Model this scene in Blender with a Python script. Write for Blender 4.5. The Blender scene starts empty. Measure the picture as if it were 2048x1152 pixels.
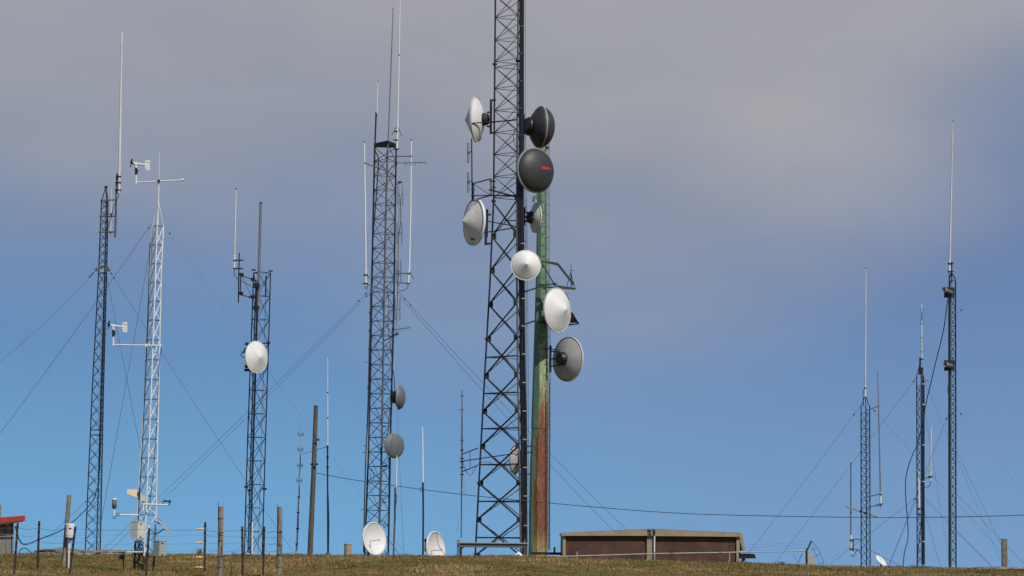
import bpy, math, random
import numpy as np
from mathutils import Vector, Matrix, noise

# ------------------------------------------------------------------ camera, sky, sun, exposure
scene = bpy.context.scene
random.seed(7)
rad = math.radians
F_PX, PITCH, ROLL, EYE = 4800.0, rad(6.5), rad(0.8), 1.72
CAM = Vector((0, 0, EYE))
FW = Vector((0, math.cos(PITCH), math.sin(PITCH)))
R0 = Vector((1, 0, 0)); U0 = Vector((0, -math.sin(PITCH), math.cos(PITCH)))
RT = R0 * math.cos(ROLL) + U0 * math.sin(ROLL)
UP = U0 * math.cos(ROLL) - R0 * math.sin(ROLL)
cam_data = bpy.data.cameras.new('camera'); cam = bpy.data.objects.new('camera', cam_data)
scene.collection.objects.link(cam); scene.camera = cam
m = Matrix((RT, UP, -FW)).transposed().to_4x4(); m.translation = CAM
cam.matrix_world = m
cam_data.sensor_width = 36; cam_data.lens = 36 * F_PX / 2048
cam_data.clip_start = 0.5; cam_data.clip_end = 20000

SUN_EL, SUN_AZ = rad(45), rad(147)            # azimuth clockwise from +Y
sd = Vector((math.sin(SUN_AZ) * math.cos(SUN_EL), math.cos(SUN_AZ) * math.cos(SUN_EL), math.sin(SUN_EL)))
sun_data = bpy.data.lights.new('sun', 'SUN'); sun = bpy.data.objects.new('sun', sun_data)
scene.collection.objects.link(sun)
sun_data.energy = 3.8; sun_data.angle = rad(0.53); sun_data.color = (1.0, 0.95, 0.87)
sun.rotation_euler = (-sd).to_track_quat('-Z', 'Y').to_euler(); sun.location = sd * 60

world = bpy.data.worlds.new('World'); scene.world = world; world.use_nodes = True
wn = world.node_tree.nodes; wl = world.node_tree.links
wn.clear()
def N(tree, kind, **kw):
    n = tree.new(kind)
    for k, v in kw.items(): setattr(n, k, v)
    return n
out = N(wn, 'ShaderNodeOutputWorld'); bg = N(wn, 'ShaderNodeBackground')
wl.new(bg.outputs[0], out.inputs[0])
sky = N(wn, 'ShaderNodeTexSky', sky_type='NISHITA', sun_disc=False, sun_elevation=SUN_EL, sun_rotation=SUN_AZ,
        altitude=300, air_density=1.0, dust_density=0.3, ozone_density=2.0)
tc = N(wn, 'ShaderNodeTexCoord')
sep = N(wn, 'ShaderNodeSeparateXYZ'); wl.new(tc.outputs['Generated'], sep.inputs[0])
# blue air deepens with height below the cloud bank
air = N(wn, 'ShaderNodeValToRGB'); wl.new(sep.outputs['Z'], air.inputs[0])
air.color_ramp.elements[0].position = 0.0; air.color_ramp.elements[0].color = (1.22, 3.72, 6.75, 1)
air.color_ramp.elements[1].position = 0.17; air.color_ramp.elements[1].color = (1.26, 1.96, 3.70, 1)
_e = air.color_ramp.elements.new(0.08); _e.color = (1.12, 2.52, 4.95, 1)
skymix = N(wn, 'ShaderNodeMix', data_type='RGBA')
high = N(wn, 'ShaderNodeMapRange', interpolation_type='SMOOTHSTEP'); wl.new(sep.outputs['Z'], high.inputs['Value'])
high.inputs['From Min'].default_value = 0.30; high.inputs['From Max'].default_value = 0.60
high.inputs['To Min'].default_value = 0.94; high.inputs['To Max'].default_value = 0.15
wl.new(high.outputs[0], skymix.inputs[0])
wl.new(sky.outputs[0], skymix.inputs[6])
# thin slate veil toward the east
veil = N(wn, 'ShaderNodeMapRange', interpolation_type='SMOOTHSTEP'); wl.new(sep.outputs['X'], veil.inputs['Value'])
veil.inputs['From Min'].default_value = -0.12; veil.inputs['From Max'].default_value = 0.16; veil.inputs['To Max'].default_value = 0.75
air2 = N(wn, 'ShaderNodeMix', data_type='RGBA'); wl.new(veil.outputs[0], air2.inputs[0]); wl.new(air.outputs[0], air2.inputs[6])
slate = N(wn, 'ShaderNodeValToRGB'); wl.new(sep.outputs['Z'], slate.inputs[0])
slate.color_ramp.elements[0].position = 0.0; slate.color_ramp.elements[0].color = (1.52, 3.00, 5.55, 1)
slate.color_ramp.elements[1].position = 0.13; slate.color_ramp.elements[1].color = (1.25, 1.98, 3.85, 1)
wl.new(slate.outputs[0], air2.inputs[7]); wl.new(air2.outputs[2], skymix.inputs[7])
# the soft lilac grey cloud bank that covers the upper sky
mp = N(wn, 'ShaderNodeMapping'); mp.inputs['Scale'].default_value = (4.2, 4.2, 7.5); mp.inputs['Location'].default_value = (3.1, 0.4, 1.7)
wl.new(tc.outputs['Generated'], mp.inputs[0])
nz = N(wn, 'ShaderNodeTexNoise'); nz.inputs['Scale'].default_value = 1.0; nz.inputs['Detail'].default_value = 3.0
nz.inputs['Roughness'].default_value = 0.45; wl.new(mp.outputs[0], nz.inputs['Vector'])
mp2 = N(wn, 'ShaderNodeMapping'); mp2.inputs['Scale'].default_value = (7, 7, 15); mp2.inputs['Location'].default_value = (.7, 2.2, .3); wl.new(tc.outputs['Generated'], mp2.inputs[0])
nz2 = N(wn, 'ShaderNodeTexNoise'); nz2.inputs['Detail'].default_value = 5.0; nz2.inputs['Roughness'].default_value = 0.5; nz2.inputs['Scale'].default_value = 1.0; wl.new(mp2.outputs[0], nz2.inputs['Vector'])
NZ2 = nz2.outputs[0]
def math_node(op, a, b, clamp=False):
    n = N(wn, 'ShaderNodeMath', operation=op, use_clamp=clamp)
    for i, v in enumerate((a, b)):
        if isinstance(v, (int, float)): n.inputs[i].default_value = v
        else: wl.new(v, n.inputs[i])
    return n.outputs[0]
amp = math_node('MULTIPLY', math_node('ADD', math_node('MULTIPLY', math_node('SUBTRACT', nz.outputs[0], 0.5), 0.9), math_node('MULTIPLY', math_node('SUBTRACT', NZ2, 0.5), 0.22)), 0.18)
off = math_node('SUBTRACT', sep.outputs['X'], 0.06)
east = N(wn, 'ShaderNodeMapRange', interpolation_type='SMOOTHSTEP'); wl.new(sep.outputs['X'], east.inputs['Value'])
east.inputs['From Min'].default_value = 0.09; east.inputs['From Max'].default_value = 0.27; east.inputs['To Max'].default_value = 0.075
bank = math_node('ADD', math_node('MULTIPLY', math_node('MULTIPLY', off, off), 0.50), east.outputs[0])
hgt = math_node('SUBTRACT', math_node('ADD', sep.outputs['Z'], amp), bank)
mr = N(wn, 'ShaderNodeMapRange', interpolation_type='SMOOTHSTEP')
mr.inputs['From Min'].default_value = 0.050; mr.inputs['From Max'].default_value = 0.225
wl.new(hgt, mr.inputs['Value'])
cl = N(wn, 'ShaderNodeMix', data_type='RGBA'); wl.new(math_node('MULTIPLY', mr.outputs[0], high.outputs[0]), cl.inputs[0])
wl.new(skymix.outputs[2], cl.inputs[6])
# soft light and dark billows inside the cloud
bil = N(wn, 'ShaderNodeValToRGB'); wl.new(nz2.outputs[0], bil.inputs[0])
bil.color_ramp.elements[0].position = 0.30; bil.color_ramp.elements[0].color = (3.40, 3.44, 3.80, 1)
bil.color_ramp.elements[1].position = 0.68; bil.color_ramp.elements[1].color = (4.08, 4.02, 4.22, 1)
wl.new(bil.outputs[0], cl.inputs[7])
wl.new(cl.outputs[2], bg.inputs['Color']); bg.inputs['Strength'].default_value = 0.10
scene.view_settings.view_transform = 'Standard'; scene.view_settings.look = 'None'
scene.view_settings.exposure = 0.0; scene.view_settings.gamma = 1.0

# ------------------------------------------------------------------ helpers
COL = scene.collection
def P(px, py, Y):
    """the point at world depth Y seen at photo position px, py"""
    d = FW + RT * ((px - 1024) / F_PX) + UP * ((576 - py) / F_PX)
    return CAM + d * (Y / d.y)
def mpp(Y): return Y / F_PX
def wloc(o):
    v = Vector((0, 0, 0))
    while o is not None: v += o.location; o = o.parent
    return v

class MB:
    def __init__(s): s.v = []; s.f = []; s.s = []
    def add(s, vs, fs, smooth=False):
        b = len(s.v); s.v += [tuple(v) for v in vs]
        s.f += [tuple(i + b for i in f) for f in fs]; s.s += [smooth] * len(fs); return s
    def path(s, pts, r, n=6, caps=True):
        pts = [Vector(p) for p in pts]; k = len(pts)
        rs = r if isinstance(r, (list, tuple)) else [r] * k
        vs = []; prev = None
        for i, p in enumerate(pts):
            t = (pts[min(i + 1, k - 1)] - pts[max(i - 1, 0)])
            if t.length < 1e-9: t = Vector((0, 0, 1))
            t.normalize()
            if prev is None:
                a = Vector((0, 0, 1)) if abs(t.z) < 0.9 else Vector((0, 1, 0))
                u = t.cross(a).normalized()
            else:
                u = (prev - t * prev.dot(t)).normalized()
            prev = u; w = t.cross(u)
            for j in range(n):
                an = 2 * math.pi * j / n
                vs.append(p + (u * math.cos(an) + w * math.sin(an)) * rs[i])
        fs = [(i * n + j, i * n + (j + 1) % n, (i + 1) * n + (j + 1) % n, (i + 1) * n + j) for i in range(k - 1) for j in range(n)]
        s.add(vs, fs, n > 4)
        if caps:
            s.add(vs[:n], [tuple(range(n))[::-1]]); s.add(vs[-n:], [tuple(range(n))])
        return s
    def tube(s, a, b, r, r2=None, n=6): return s.path([a, b], [r, r if r2 is None else r2], n)
    def box(s, c, sx, sy, sz, rz=0.0, M=None):
        c = Vector(c); Rm = M if M is not None else Matrix.Rotation(rz, 3, 'Z')
        vs = [c + Rm @ Vector((x * sx / 2, y * sy / 2, z * sz / 2)) for z in (-1, 1) for y in (-1, 1) for x in (-1, 1)]
        return s.add(vs, [(0, 2, 3, 1), (4, 5, 7, 6), (0, 1, 5, 4), (2, 6, 7, 3), (0, 4, 6, 2), (1, 3, 7, 5)])
    def bar(s, a, b, w, h):
        """rectangular bar from a to b"""
        a = Vector(a); b = Vector(b); t = (b - a).normalized()
        k = Vector((0, 0, 1)) if abs(t.z) < 0.9 else Vector((0, 1, 0))
        u = t.cross(k).normalized(); w_ = u.cross(t)
        Rm = Matrix((u, t, w_)).transposed()
        return s.box((a + b) / 2, w, (b - a).length, h, M=Rm)
    def prism(s, poly, Y, thick, skew=0.0):
        fr = [P(x, y, Y) for x, y in poly]; bk = [p + Vector((skew * thick, thick, 0)) for p in fr]; n = len(poly)
        fs = [tuple(range(n)), tuple(range(2 * n - 1, n - 1, -1))] + [(i, i + n, (i + 1) % n + n, (i + 1) % n) for i in range(n)]
        return s.add(fr + bk, fs)
    def lathe(s, c, n, prof, seg=40, smooth=True, close=False):
        c = Vector(c); u, v, n = frame(n); k = len(prof); vs = []
        for r, h in prof:
            for j in range(seg):
                a = 2 * math.pi * j / seg
                vs.append(c + n * h + (u * math.cos(a) + v * math.sin(a)) * r)
        rng = k if close else k - 1
        fs = [(i * seg + j, i * seg + (j + 1) % seg, ((i + 1) % k) * seg + (j + 1) % seg, ((i + 1) % k) * seg + j) for i in range(rng) for j in range(seg)]
        return s.add(vs, fs, smooth)
    def build(s, name, mat, parent=None, at=None):
        me = bpy.data.meshes.new(name)
        o = bpy.data.objects.new(name, me); COL.objects.link(o)
        if parent is not None: org = wloc(parent); o.parent = parent
        else:
            org = Vector(at) if at is not None else Vector(s.v[0]); o.location = org
        me.from_pydata([(v[0] - org.x, v[1] - org.y, v[2] - org.z) for v in s.v], [], s.f)
        me.polygons.foreach_set('use_smooth', s.s)
        me.materials.append(M[mat] if isinstance(mat, str) else mat)
        me.update()
        return o
def frame(n):
    n = Vector(n).normalized()
    u = n.cross(Vector((0, 0, 1)))
    u = Vector((1, 0, 0)) if u.length < 1e-4 else u.normalized()
    v = n.cross(u)
    if v.z < 0: v = -v
    return u, v, n
def tag(o, label=None, cat=None, group=None, kind=None):
    if label: o['label'] = label
    if cat: o['category'] = cat
    if group: o['group'] = group
    if kind: o['kind'] = kind
    return o
def thing(name, label, cat, loc, group=None):
    o = bpy.data.objects.new(name, None); COL.objects.link(o); o.location = loc; o.empty_display_size = 0.2
    return tag(o, label, cat, group)
def curve(pts, k=8):
    """Catmull-Rom through points"""
    pts = [Vector(p) for p in pts]; q = [pts[0] * 2 - pts[1]] + pts + [pts[-1] * 2 - pts[-2]]; o = []
    for i in range(1, len(q) - 2):
        for j in range(k):
            t = j / k; a, b, c, d = q[i - 1], q[i], q[i + 1], q[i + 2]
            o.append(0.5 * ((2 * b) + (c - a) * t + (2 * a - 5 * b + 4 * c - d) * t * t + (3 * b - a - 3 * c + d) * t ** 3))
    o.append(pts[-1]); return o
def interp(x, xs, ys): return float(np.interp(x, xs, ys))

# ------------------------------------------------------------------ materials
M = {}
def mat(name, col, rough=0.6, metal=0.0, var=0.25, scale=3.0, col2=None, bump=0.0, stretch=(1, 1, 1), spec=0.4, lo=0.35, hi=0.65, detail=5):
    mm = bpy.data.materials.new(name); mm.use_nodes = True; M[name] = mm
    nt = mm.node_tree.nodes; ln = mm.node_tree.links; b = nt['Principled BSDF']
    b.inputs['Roughness'].default_value = rough; b.inputs['Metallic'].default_value = metal
    b.inputs['Specular IOR Level'].default_value = spec
    tcn = nt.new('ShaderNodeTexCoord'); mpn = nt.new('ShaderNodeMapping'); mpn.inputs['Scale'].default_value = stretch
    ln.new(tcn.outputs['Object'], mpn.inputs[0])
    n1 = nt.new('ShaderNodeTexNoise'); n1.inputs['Scale'].default_value = scale; n1.inputs['Detail'].default_value = detail
    n1.inputs['Roughness'].default_value = 0.6; ln.new(mpn.outputs[0], n1.inputs['Vector'])
    rp = nt.new('ShaderNodeValToRGB'); ln.new(n1.outputs[0], rp.inputs[0])
    c2 = col2 if col2 else tuple(c * (1 - var) for c in col)
    rp.color_ramp.elements[0].position = lo; rp.color_ramp.elements[0].color = (*c2, 1)
    rp.color_ramp.elements[1].position = hi; rp.color_ramp.elements[1].color = (*col, 1)
    ln.new(rp.outputs[0], b.inputs['Base Color'])
    if bump:
        bn = nt.new('ShaderNodeBump'); bn.inputs['Strength'].default_value = bump; bn.inputs['Distance'].default_value = 0.02
        ln.new(n1.outputs[0], bn.inputs['Height']); ln.new(bn.outputs[0], b.inputs['Normal'])
    return mm
mat('dark_steel', (0.022, 0.023, 0.026), 0.6, 0.0, 0.45, 4, spec=.3)
mat('navy_steel', (0.014, 0.015, 0.018), 0.6, 0.0, 0.4, 4, spec=.25)
mat('mast_galvanised', (0.70, 0.70, 0.69), 0.5, 0.0, 0.2, 9)
mat('weathered_or_lit_steel', (0.13, 0.125, 0.12), 0.55, 0.15, 0.5, 6)  # weathered parts; also paints sunlight onto some tower legs
mat('galvanised', (0.42, 0.43, 0.44), 0.45, 0.35, 0.3, 9)
mat('grey_steel', (0.16, 0.165, 0.17), 0.55, 0.2, 0.4, 7)
mat('white_paint', (0.68, 0.68, 0.67), 0.4, 0.0, 0.12, 5)
mat('fibreglass', (0.62, 0.62, 0.58), 0.45, 0.0, 0.25, 4, stretch=(3, 3, .6))
mat('grey_fibreglass', (0.17, 0.18, 0.185), 0.5, 0.0, 0.3, 4, stretch=(3, 3, .6))
mat('radome_white', (0.70, 0.69, 0.67), 0.5, 0.0, 0.10, 1.6, detail=8)
mat('radome_cream', (0.68, 0.66, 0.61), 0.55, 0.0, 0.16, 1.6, detail=8)
mat('radome_grey', (0.125, 0.135, 0.145), 0.55, 0.0, 0.14, 1.5, detail=8)
mat('radome_dark', (0.042, 0.043, 0.046), 0.5, 0.0, 0.25, 1.4, detail=8)
mat('dish_back_grey', (0.40, 0.395, 0.375), 0.55, 0.0, 0.2, 1.8, detail=8)
mat('rim_light', (0.55, 0.55, 0.54), 0.45, 0.0, 0.15, 6)
mat('rim_dull', (0.27, 0.27, 0.27), 0.5, 0.0, 0.2, 6)
mat('horn_grey', (0.24, 0.24, 0.23), 0.6, 0.0, 0.3, 8)
mat('black', (0.012, 0.012, 0.013), 0.45, 0.0, 0.3, 6)
mat('black_cable', (0.016, 0.016, 0.018), 0.33, 0.0, 0.3, 3, spec=0.6)
mat('blue_cable', (0.018, 0.028, 0.055), 0.5, 0.0, 0.3, 5)
mat('wire', (0.09, 0.105, 0.14), 0.6, 0.0, 0.3, 2)
mat('wire_pale', (0.85, 0.86, 0.86), 0.5, 0.0, 0.2, 2)
mat('wire_faint', (0.19, 0.26, 0.36), 0.6, 0.0, 0.3, 2)
mat('pole_wood', (0.135, 0.115, 0.085), 0.85, 0.0, 0.5, 9, bump=0.5, stretch=(4, 4, .25), col2=(0.04, 0.035, 0.028))
mat('post_wood', (0.30, 0.26, 0.19), 0.85, 0.0, 0.5, 14, bump=0.7, stretch=(3, 3, .35), col2=(0.08, 0.065, 0.05))
mat('shed_wood', (0.25, 0.235, 0.21), 0.85, 0.0, 0.4, 8, bump=0.4, stretch=(2, 2, .4))
mat('rusty_post', (0.055, 0.035, 0.028), 0.8, 0.0, 0.6, 10)
mat('red_roof', (0.42, 0.045, 0.03), 0.55, 0.0, 0.35, 3)
mat('tan_trim', (0.32, 0.255, 0.16), 0.75, 0.0, 0.28, 2.2, detail=8)
mat('concrete', (0.19, 0.165, 0.13), 0.85, 0.0, 0.35, 6, bump=0.4)
mat('tan_concrete', (0.36, 0.27, 0.175), 0.85, 0.0, 0.25, 6, bump=0.3)
mat('cream_plastic', (0.82, 0.68, 0.40), 0.5, 0.0, 0.1, 4)
mat('cabinet_white', (0.60, 0.59, 0.54), 0.5, 0.0, 0.12, 5)
mat('cabinet_grey', (0.34, 0.36, 0.35), 0.5, 0.0, 0.12, 5)
mat('ceramic', (0.75, 0.55, 0.24), 0.4, 0.0, 0.15, 9)
mat('red_mark', (0.62, 0.035, 0.02), 0.5, 0.0, 0.15, 9)
mat('dark_print', (0.05, 0.04, 0.04), 0.6, 0.0, 0.3, 9)
mat('green_steel', (0.115, 0.23, 0.12), 0.6, 0.0, 0.35, 5)
mat('dark_green_steel', (0.03, 0.055, 0.035), 0.6, 0.0, 0.35, 5)
mat('rock_grey', (0.25, 0.24, 0.20), 0.9, 0.0, 0.6, 5, bump=0.8, col2=(0.07, 0.07, 0.055), detail=9)
mat('rock_tan', (0.42, 0.34, 0.23), 0.9, 0.0, 0.3, 5, bump=0.6, detail=9)

def node_mat(name):
    mm = bpy.data.materials.new(name); mm.use_nodes = True; M[name] = mm
    return mm, mm.node_tree.nodes, mm.node_tree.links, mm.node_tree.nodes['Principled BSDF']
def mk_brick():
    mm, nt, ln, b = node_mat('brown_brick'); b.inputs['Roughness'].default_value = 0.85
    tcn = nt.new('ShaderNodeTexCoord'); mpn = nt.new('ShaderNodeMapping'); mpn.inputs['Rotation'].default_value = (rad(-90), 0, 0)
    ln.new(tcn.outputs['Object'], mpn.inputs[0])
    br = nt.new('ShaderNodeTexBrick'); ln.new(mpn.outputs[0], br.inputs['Vector'])
    br.inputs['Scale'].default_value = 1.0; br.inputs['Brick Width'].default_value = 0.23; br.inputs['Row Height'].default_value = 0.085
    br.inputs['Mortar Size'].default_value = 0.007; br.inputs['Color1'].default_value = (0.095, 0.040, 0.025, 1)
    br.inputs['Color2'].default_value = (0.068, 0.029, 0.019, 1); br.inputs['Mortar'].default_value = (0.08, 0.055, 0.042, 1)
    n1 = nt.new('ShaderNodeTexNoise'); n1.inputs['Scale'].default_value = 1.3; n1.inputs['Detail'].default_value = 8; ln.new(tcn.outputs['Object'], n1.inputs['Vector'])
    mx = nt.new('ShaderNodeMix'); mx.data_type = 'RGBA'; mx.blend_type = 'MULTIPLY'; mx.inputs[0].default_value = 1
    rp = nt.new('ShaderNodeValToRGB'); rp.color_ramp.elements[0].position = 0.3; rp.color_ramp.elements[0].color = (.55, .55, .55, 1)
    rp.color_ramp.elements[1].position = 0.7; rp.color_ramp.elements[1].color = (1.25, 1.2, 1.2, 1); ln.new(n1.outputs[0], rp.inputs[0])
    ln.new(br.outputs[0], mx.inputs[6]); ln.new(rp.outputs[0], mx.inputs[7]); ln.new(mx.outputs[2], b.inputs['Base Color'])
mk_brick()
def mk_rusty_green():
    """green paint that peels to cream and rusts in vertical streaks low down on the weather side"""
    mm, nt, ln, b = node_mat('rusty_green_paint'); b.inputs['Roughness'].default_value = 0.65
    tcn = nt.new('ShaderNodeTexCoord'); se = nt.new('ShaderNodeSeparateXYZ'); ln.new(tcn.outputs['Object'], se.inputs[0])
    def mth(op, a, c, clamp=False):
        n = nt.new('ShaderNodeMath'); n.operation = op; n.use_clamp = clamp
        for i, v in enumerate((a, c)):
            if isinstance(v, (int, float)): n.inputs[i].default_value = v
            else: ln.new(v, n.inputs[i])
        return n.outputs[0]
    def nse(scale, stretch, det=7):
        mpn = nt.new('ShaderNodeMapping'); mpn.inputs['Scale'].default_value = stretch; ln.new(tcn.outputs['Object'], mpn.inputs[0])
        n = nt.new('ShaderNodeTexNoise'); n.inputs['Scale'].default_value = scale; n.inputs['Detail'].default_value = det
        n.inputs['Roughness'].default_value = 0.65; ln.new(mpn.outputs[0], n.inputs['Vector']); return n.outputs[0]
    def smooth(v, a, c):
        n = nt.new('ShaderNodeMapRange'); n.interpolation_type = 'SMOOTHSTEP'; n.inputs['From Min'].default_value = a
        n.inputs['From Max'].default_value = c; ln.new(v, n.inputs['Value']); return n.outputs[0]
    def mix(f, a, c):
        n = nt.new('ShaderNodeMix'); n.data_type = 'RGBA'; ln.new(f, n.inputs[0])
        for i, v in ((6, a), (7, c)):
            if isinstance(v, tuple): n.inputs[i].default_value = (*v, 1)
            else: ln.new(v, n.inputs[i])
        return n.outputs[2]
    geo = nt.new('ShaderNodeNewGeometry'); sn = nt.new('ShaderNodeSeparateXYZ'); ln.new(geo.outputs['Normal'], sn.inputs[0])
    edge_x = mth('ADD', se.outputs['X'], mth('MULTIPLY', mth('SUBTRACT', nse(2.2, (1, 1, .22)), .5), 0.9))
    edge_x = mth('SUBTRACT', edge_x, mth('MULTIPLY', smooth(se.outputs['Z'], 7.2, 9.5), 0.22))
    side = smooth(edge_x, -0.32, -0.24)
    streak = nse(4.2, (2.4, 2.4, .10))
    patch = nse(2.3, (1, 1, .45))
    low = smooth(mth('ADD', se.outputs['Z'], mth('MULTIPLY', patch, 2.5)), 12.4, 10.9)
    base = smooth(mth('ADD', se.outputs['Z'], mth('MULTIPLY', streak, 2.0)), 1.9, 3.6)
    green = mix(smooth(patch, .35, .7), (0.078, 0.15, 0.088), (0.118, 0.205, 0.125))
    cream = mix(smooth(nse(5, (3, 3, .3)), .4, .65), (0.20, 0.26, 0.13), (0.42, 0.38, 0.21))
    peel = mth('MULTIPLY', smooth(mth('ADD', nse(5.5, (1.6, 1.6, .7)), mth('MULTIPLY', mth('MULTIPLY', smooth(se.outputs['Z'], 15.2, 13.0), smooth(se.outputs['Z'], 7.5, 10.5)), 0.17)), .56, .62), side)
    c1 = mix(peel, green, cream)
    edge = mth('MULTIPLY', mth('MULTIPLY', smooth(streak, .26, .36), low), side)
    c2 = mix(edge, c1, (0.30, 0.22, 0.085))
    rust = mix(smooth(nse(7, (2, 2, .3)), .35, .7), (0.105, 0.034, 0.015), (0.25, 0.08, 0.033))
    rf = mth('MULTIPLY', mth('MULTIPLY', smooth(mth('ADD', streak, mth('MULTIPLY', smooth(se.outputs['Z'], 10.5, 6.5), .10)), .42, .49), low), mth('MULTIPLY', side, base))
    ln.new(mix(rf, c2, rust), b.inputs['Base Color'])
    bn = nt.new('ShaderNodeBump'); bn.inputs['Strength'].default_value = 0.35; bn.inputs['Distance'].default_value = 0.02
    ln.new(nse(6, (2, 2, .8)), bn.inputs['Height']); ln.new(bn.outputs[0], b.inputs['Normal'])
mk_rusty_green()
def mk_turf():
    mm, nt, ln, b = node_mat('turf'); b.inputs['Roughness'].default_value = 0.95; b.inputs['Specular IOR Level'].default_value = 0.1
    tcn = nt.new('ShaderNodeTexCoord')
    def nse(scale, det, rough=.6):
        n = nt.new('ShaderNodeTexNoise'); n.inputs['Scale'].default_value = scale; n.inputs['Detail'].default_value = det
        n.inputs['Roughness'].default_value = rough; ln.new(tcn.outputs['Object'], n.inputs['Vector']); return n.outputs[0]
    rp = nt.new('ShaderNodeValToRGB'); ln.new(nse(0.9, 9, .7), rp.inputs[0])
    e = rp.color_ramp.elements
    e[0].position = .36; e[0].color = (0.05, 0.055, 0.018, 1); e[1].position = .68; e[1].color = (0.27, 0.20, 0.085, 1)
    k = e.new(.45); k.color = (0.14, 0.13, 0.036, 1); k = e.new(.56); k.color = (0.17, 0.105, 0.048, 1)
    ln.new(rp.outputs[0], b.inputs['Base Color'])
    bn = nt.new('ShaderNodeBump'); bn.inputs['Strength'].default_value = 0.9; bn.inputs['Distance'].default_value = 0.05
    ln.new(nse(9, 8, .7), bn.inputs['Height']); ln.new(bn.outputs[0], b.inputs['Normal'])
mk_turf()
def mk_blades():
    mm, nt, ln, b = node_mat('grass_blades'); b.inputs['Roughness'].default_value = 0.8; b.inputs['Specular IOR Level'].default_value = 0.15
    at = nt.new('ShaderNodeAttribute'); at.attribute_name = 'tint'; ln.new(at.outputs['Color'], b.inputs['Base Color'])
mk_blades()

# ------------------------------------------------------------------ ground
YC = 78.0
SKX = [-400, 0, 60, 110, 190, 250, 330, 450, 650, 800, 1000, 1100, 1150, 1300, 1400, 1500, 1600, 1700, 1800, 1900, 1960, 2048, 2400]
SKY_ = [1122, 1113.5, 1110, 1107, 1106, 1107, 1108.5, 1109.5, 1110.5, 1111.5, 1112.5, 1114, 1116, 1121, 1124, 1126.5, 1131, 1133.5, 1135, 1135, 1138, 1141, 1152]
_pts = [P(x, y, YC) for x, y in zip(SKX, SKY_)]
CX = [p.x for p in _pts]; CZ = [p.z for p in _pts]
def hump(x, Y):
    return 0.05 * noise.noise(Vector((x * .55, Y * .35, 0.3))) + 0.035 * noise.noise(Vector((x * 1.7, Y * 1.0, 4.3))) + 0.035 * noise.noise(Vector((x * 3.6, Y * 2.2, 7.3)))
def ground(x, Y, bumps=True):
    zc = interp(x, CX, CZ) - 0.03
    t = YC - Y
    if t >= 0:
        q = min(t, 28.0); z = zc - (.0025 * q + .00048 * q * q)
        if t > 28: z -= (t - 28) * .0294
    else:
        u = -t; q = min(u, 80.0); z = zc + .001 * q - .00010 * q * q
        if u > 80: z -= (u - 80) * .03
        if u > 250: z -= (u - 250) * .05
    if Y < -30: z = max(z, zc - 4.5)
    if bumps and 25 < Y < 130: z += hump(x, Y)
    return z
def ground_hit(px, py):
    Y = 30.0
    while Y < 77:
        p = P(px, py, Y)
        if p.z <= ground(p.x, Y, False): return Y
        Y += .1
    return 77.0
def GP(px, py, Y, sink=0.05):
    """ground point straight below what is seen at px, py at depth Y"""
    p = P(px, py, Y); p.z = ground(p.x, Y) - sink; return p

def axis_vals(lo, hi, step, far):
    a = list(np.arange(lo, hi + 1e-6, step)); d = step; x = hi
    up = []
    while x < far: d *= 1.5; x += d; up.append(x)
    d = step; x = lo; dn = []
    while x > -far: d *= 1.5; x -= d; dn.append(x)
    return dn[::-1] + a + up
gx = axis_vals(-24, 24, .12, 6000); gy = axis_vals(38, 88, .16, 6000)
gv = [(x, y, ground(x, y)) for y in gy for x in gx]
nx = len(gx)
gf = [(j * nx + i, j * nx + i + 1, (j + 1) * nx + i + 1, (j + 1) * nx + i) for j in range(len(gy) - 1) for i in range(nx - 1)]
me = bpy.data.meshes.new('ground'); me.from_pydata(gv, [], gf); me.materials.append(M['turf'])
me.polygons.foreach_set('use_smooth', [True] * len(gf))
go = bpy.data.objects.new('ground', me); COL.objects.link(go); tag(go, kind='structure')

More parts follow.
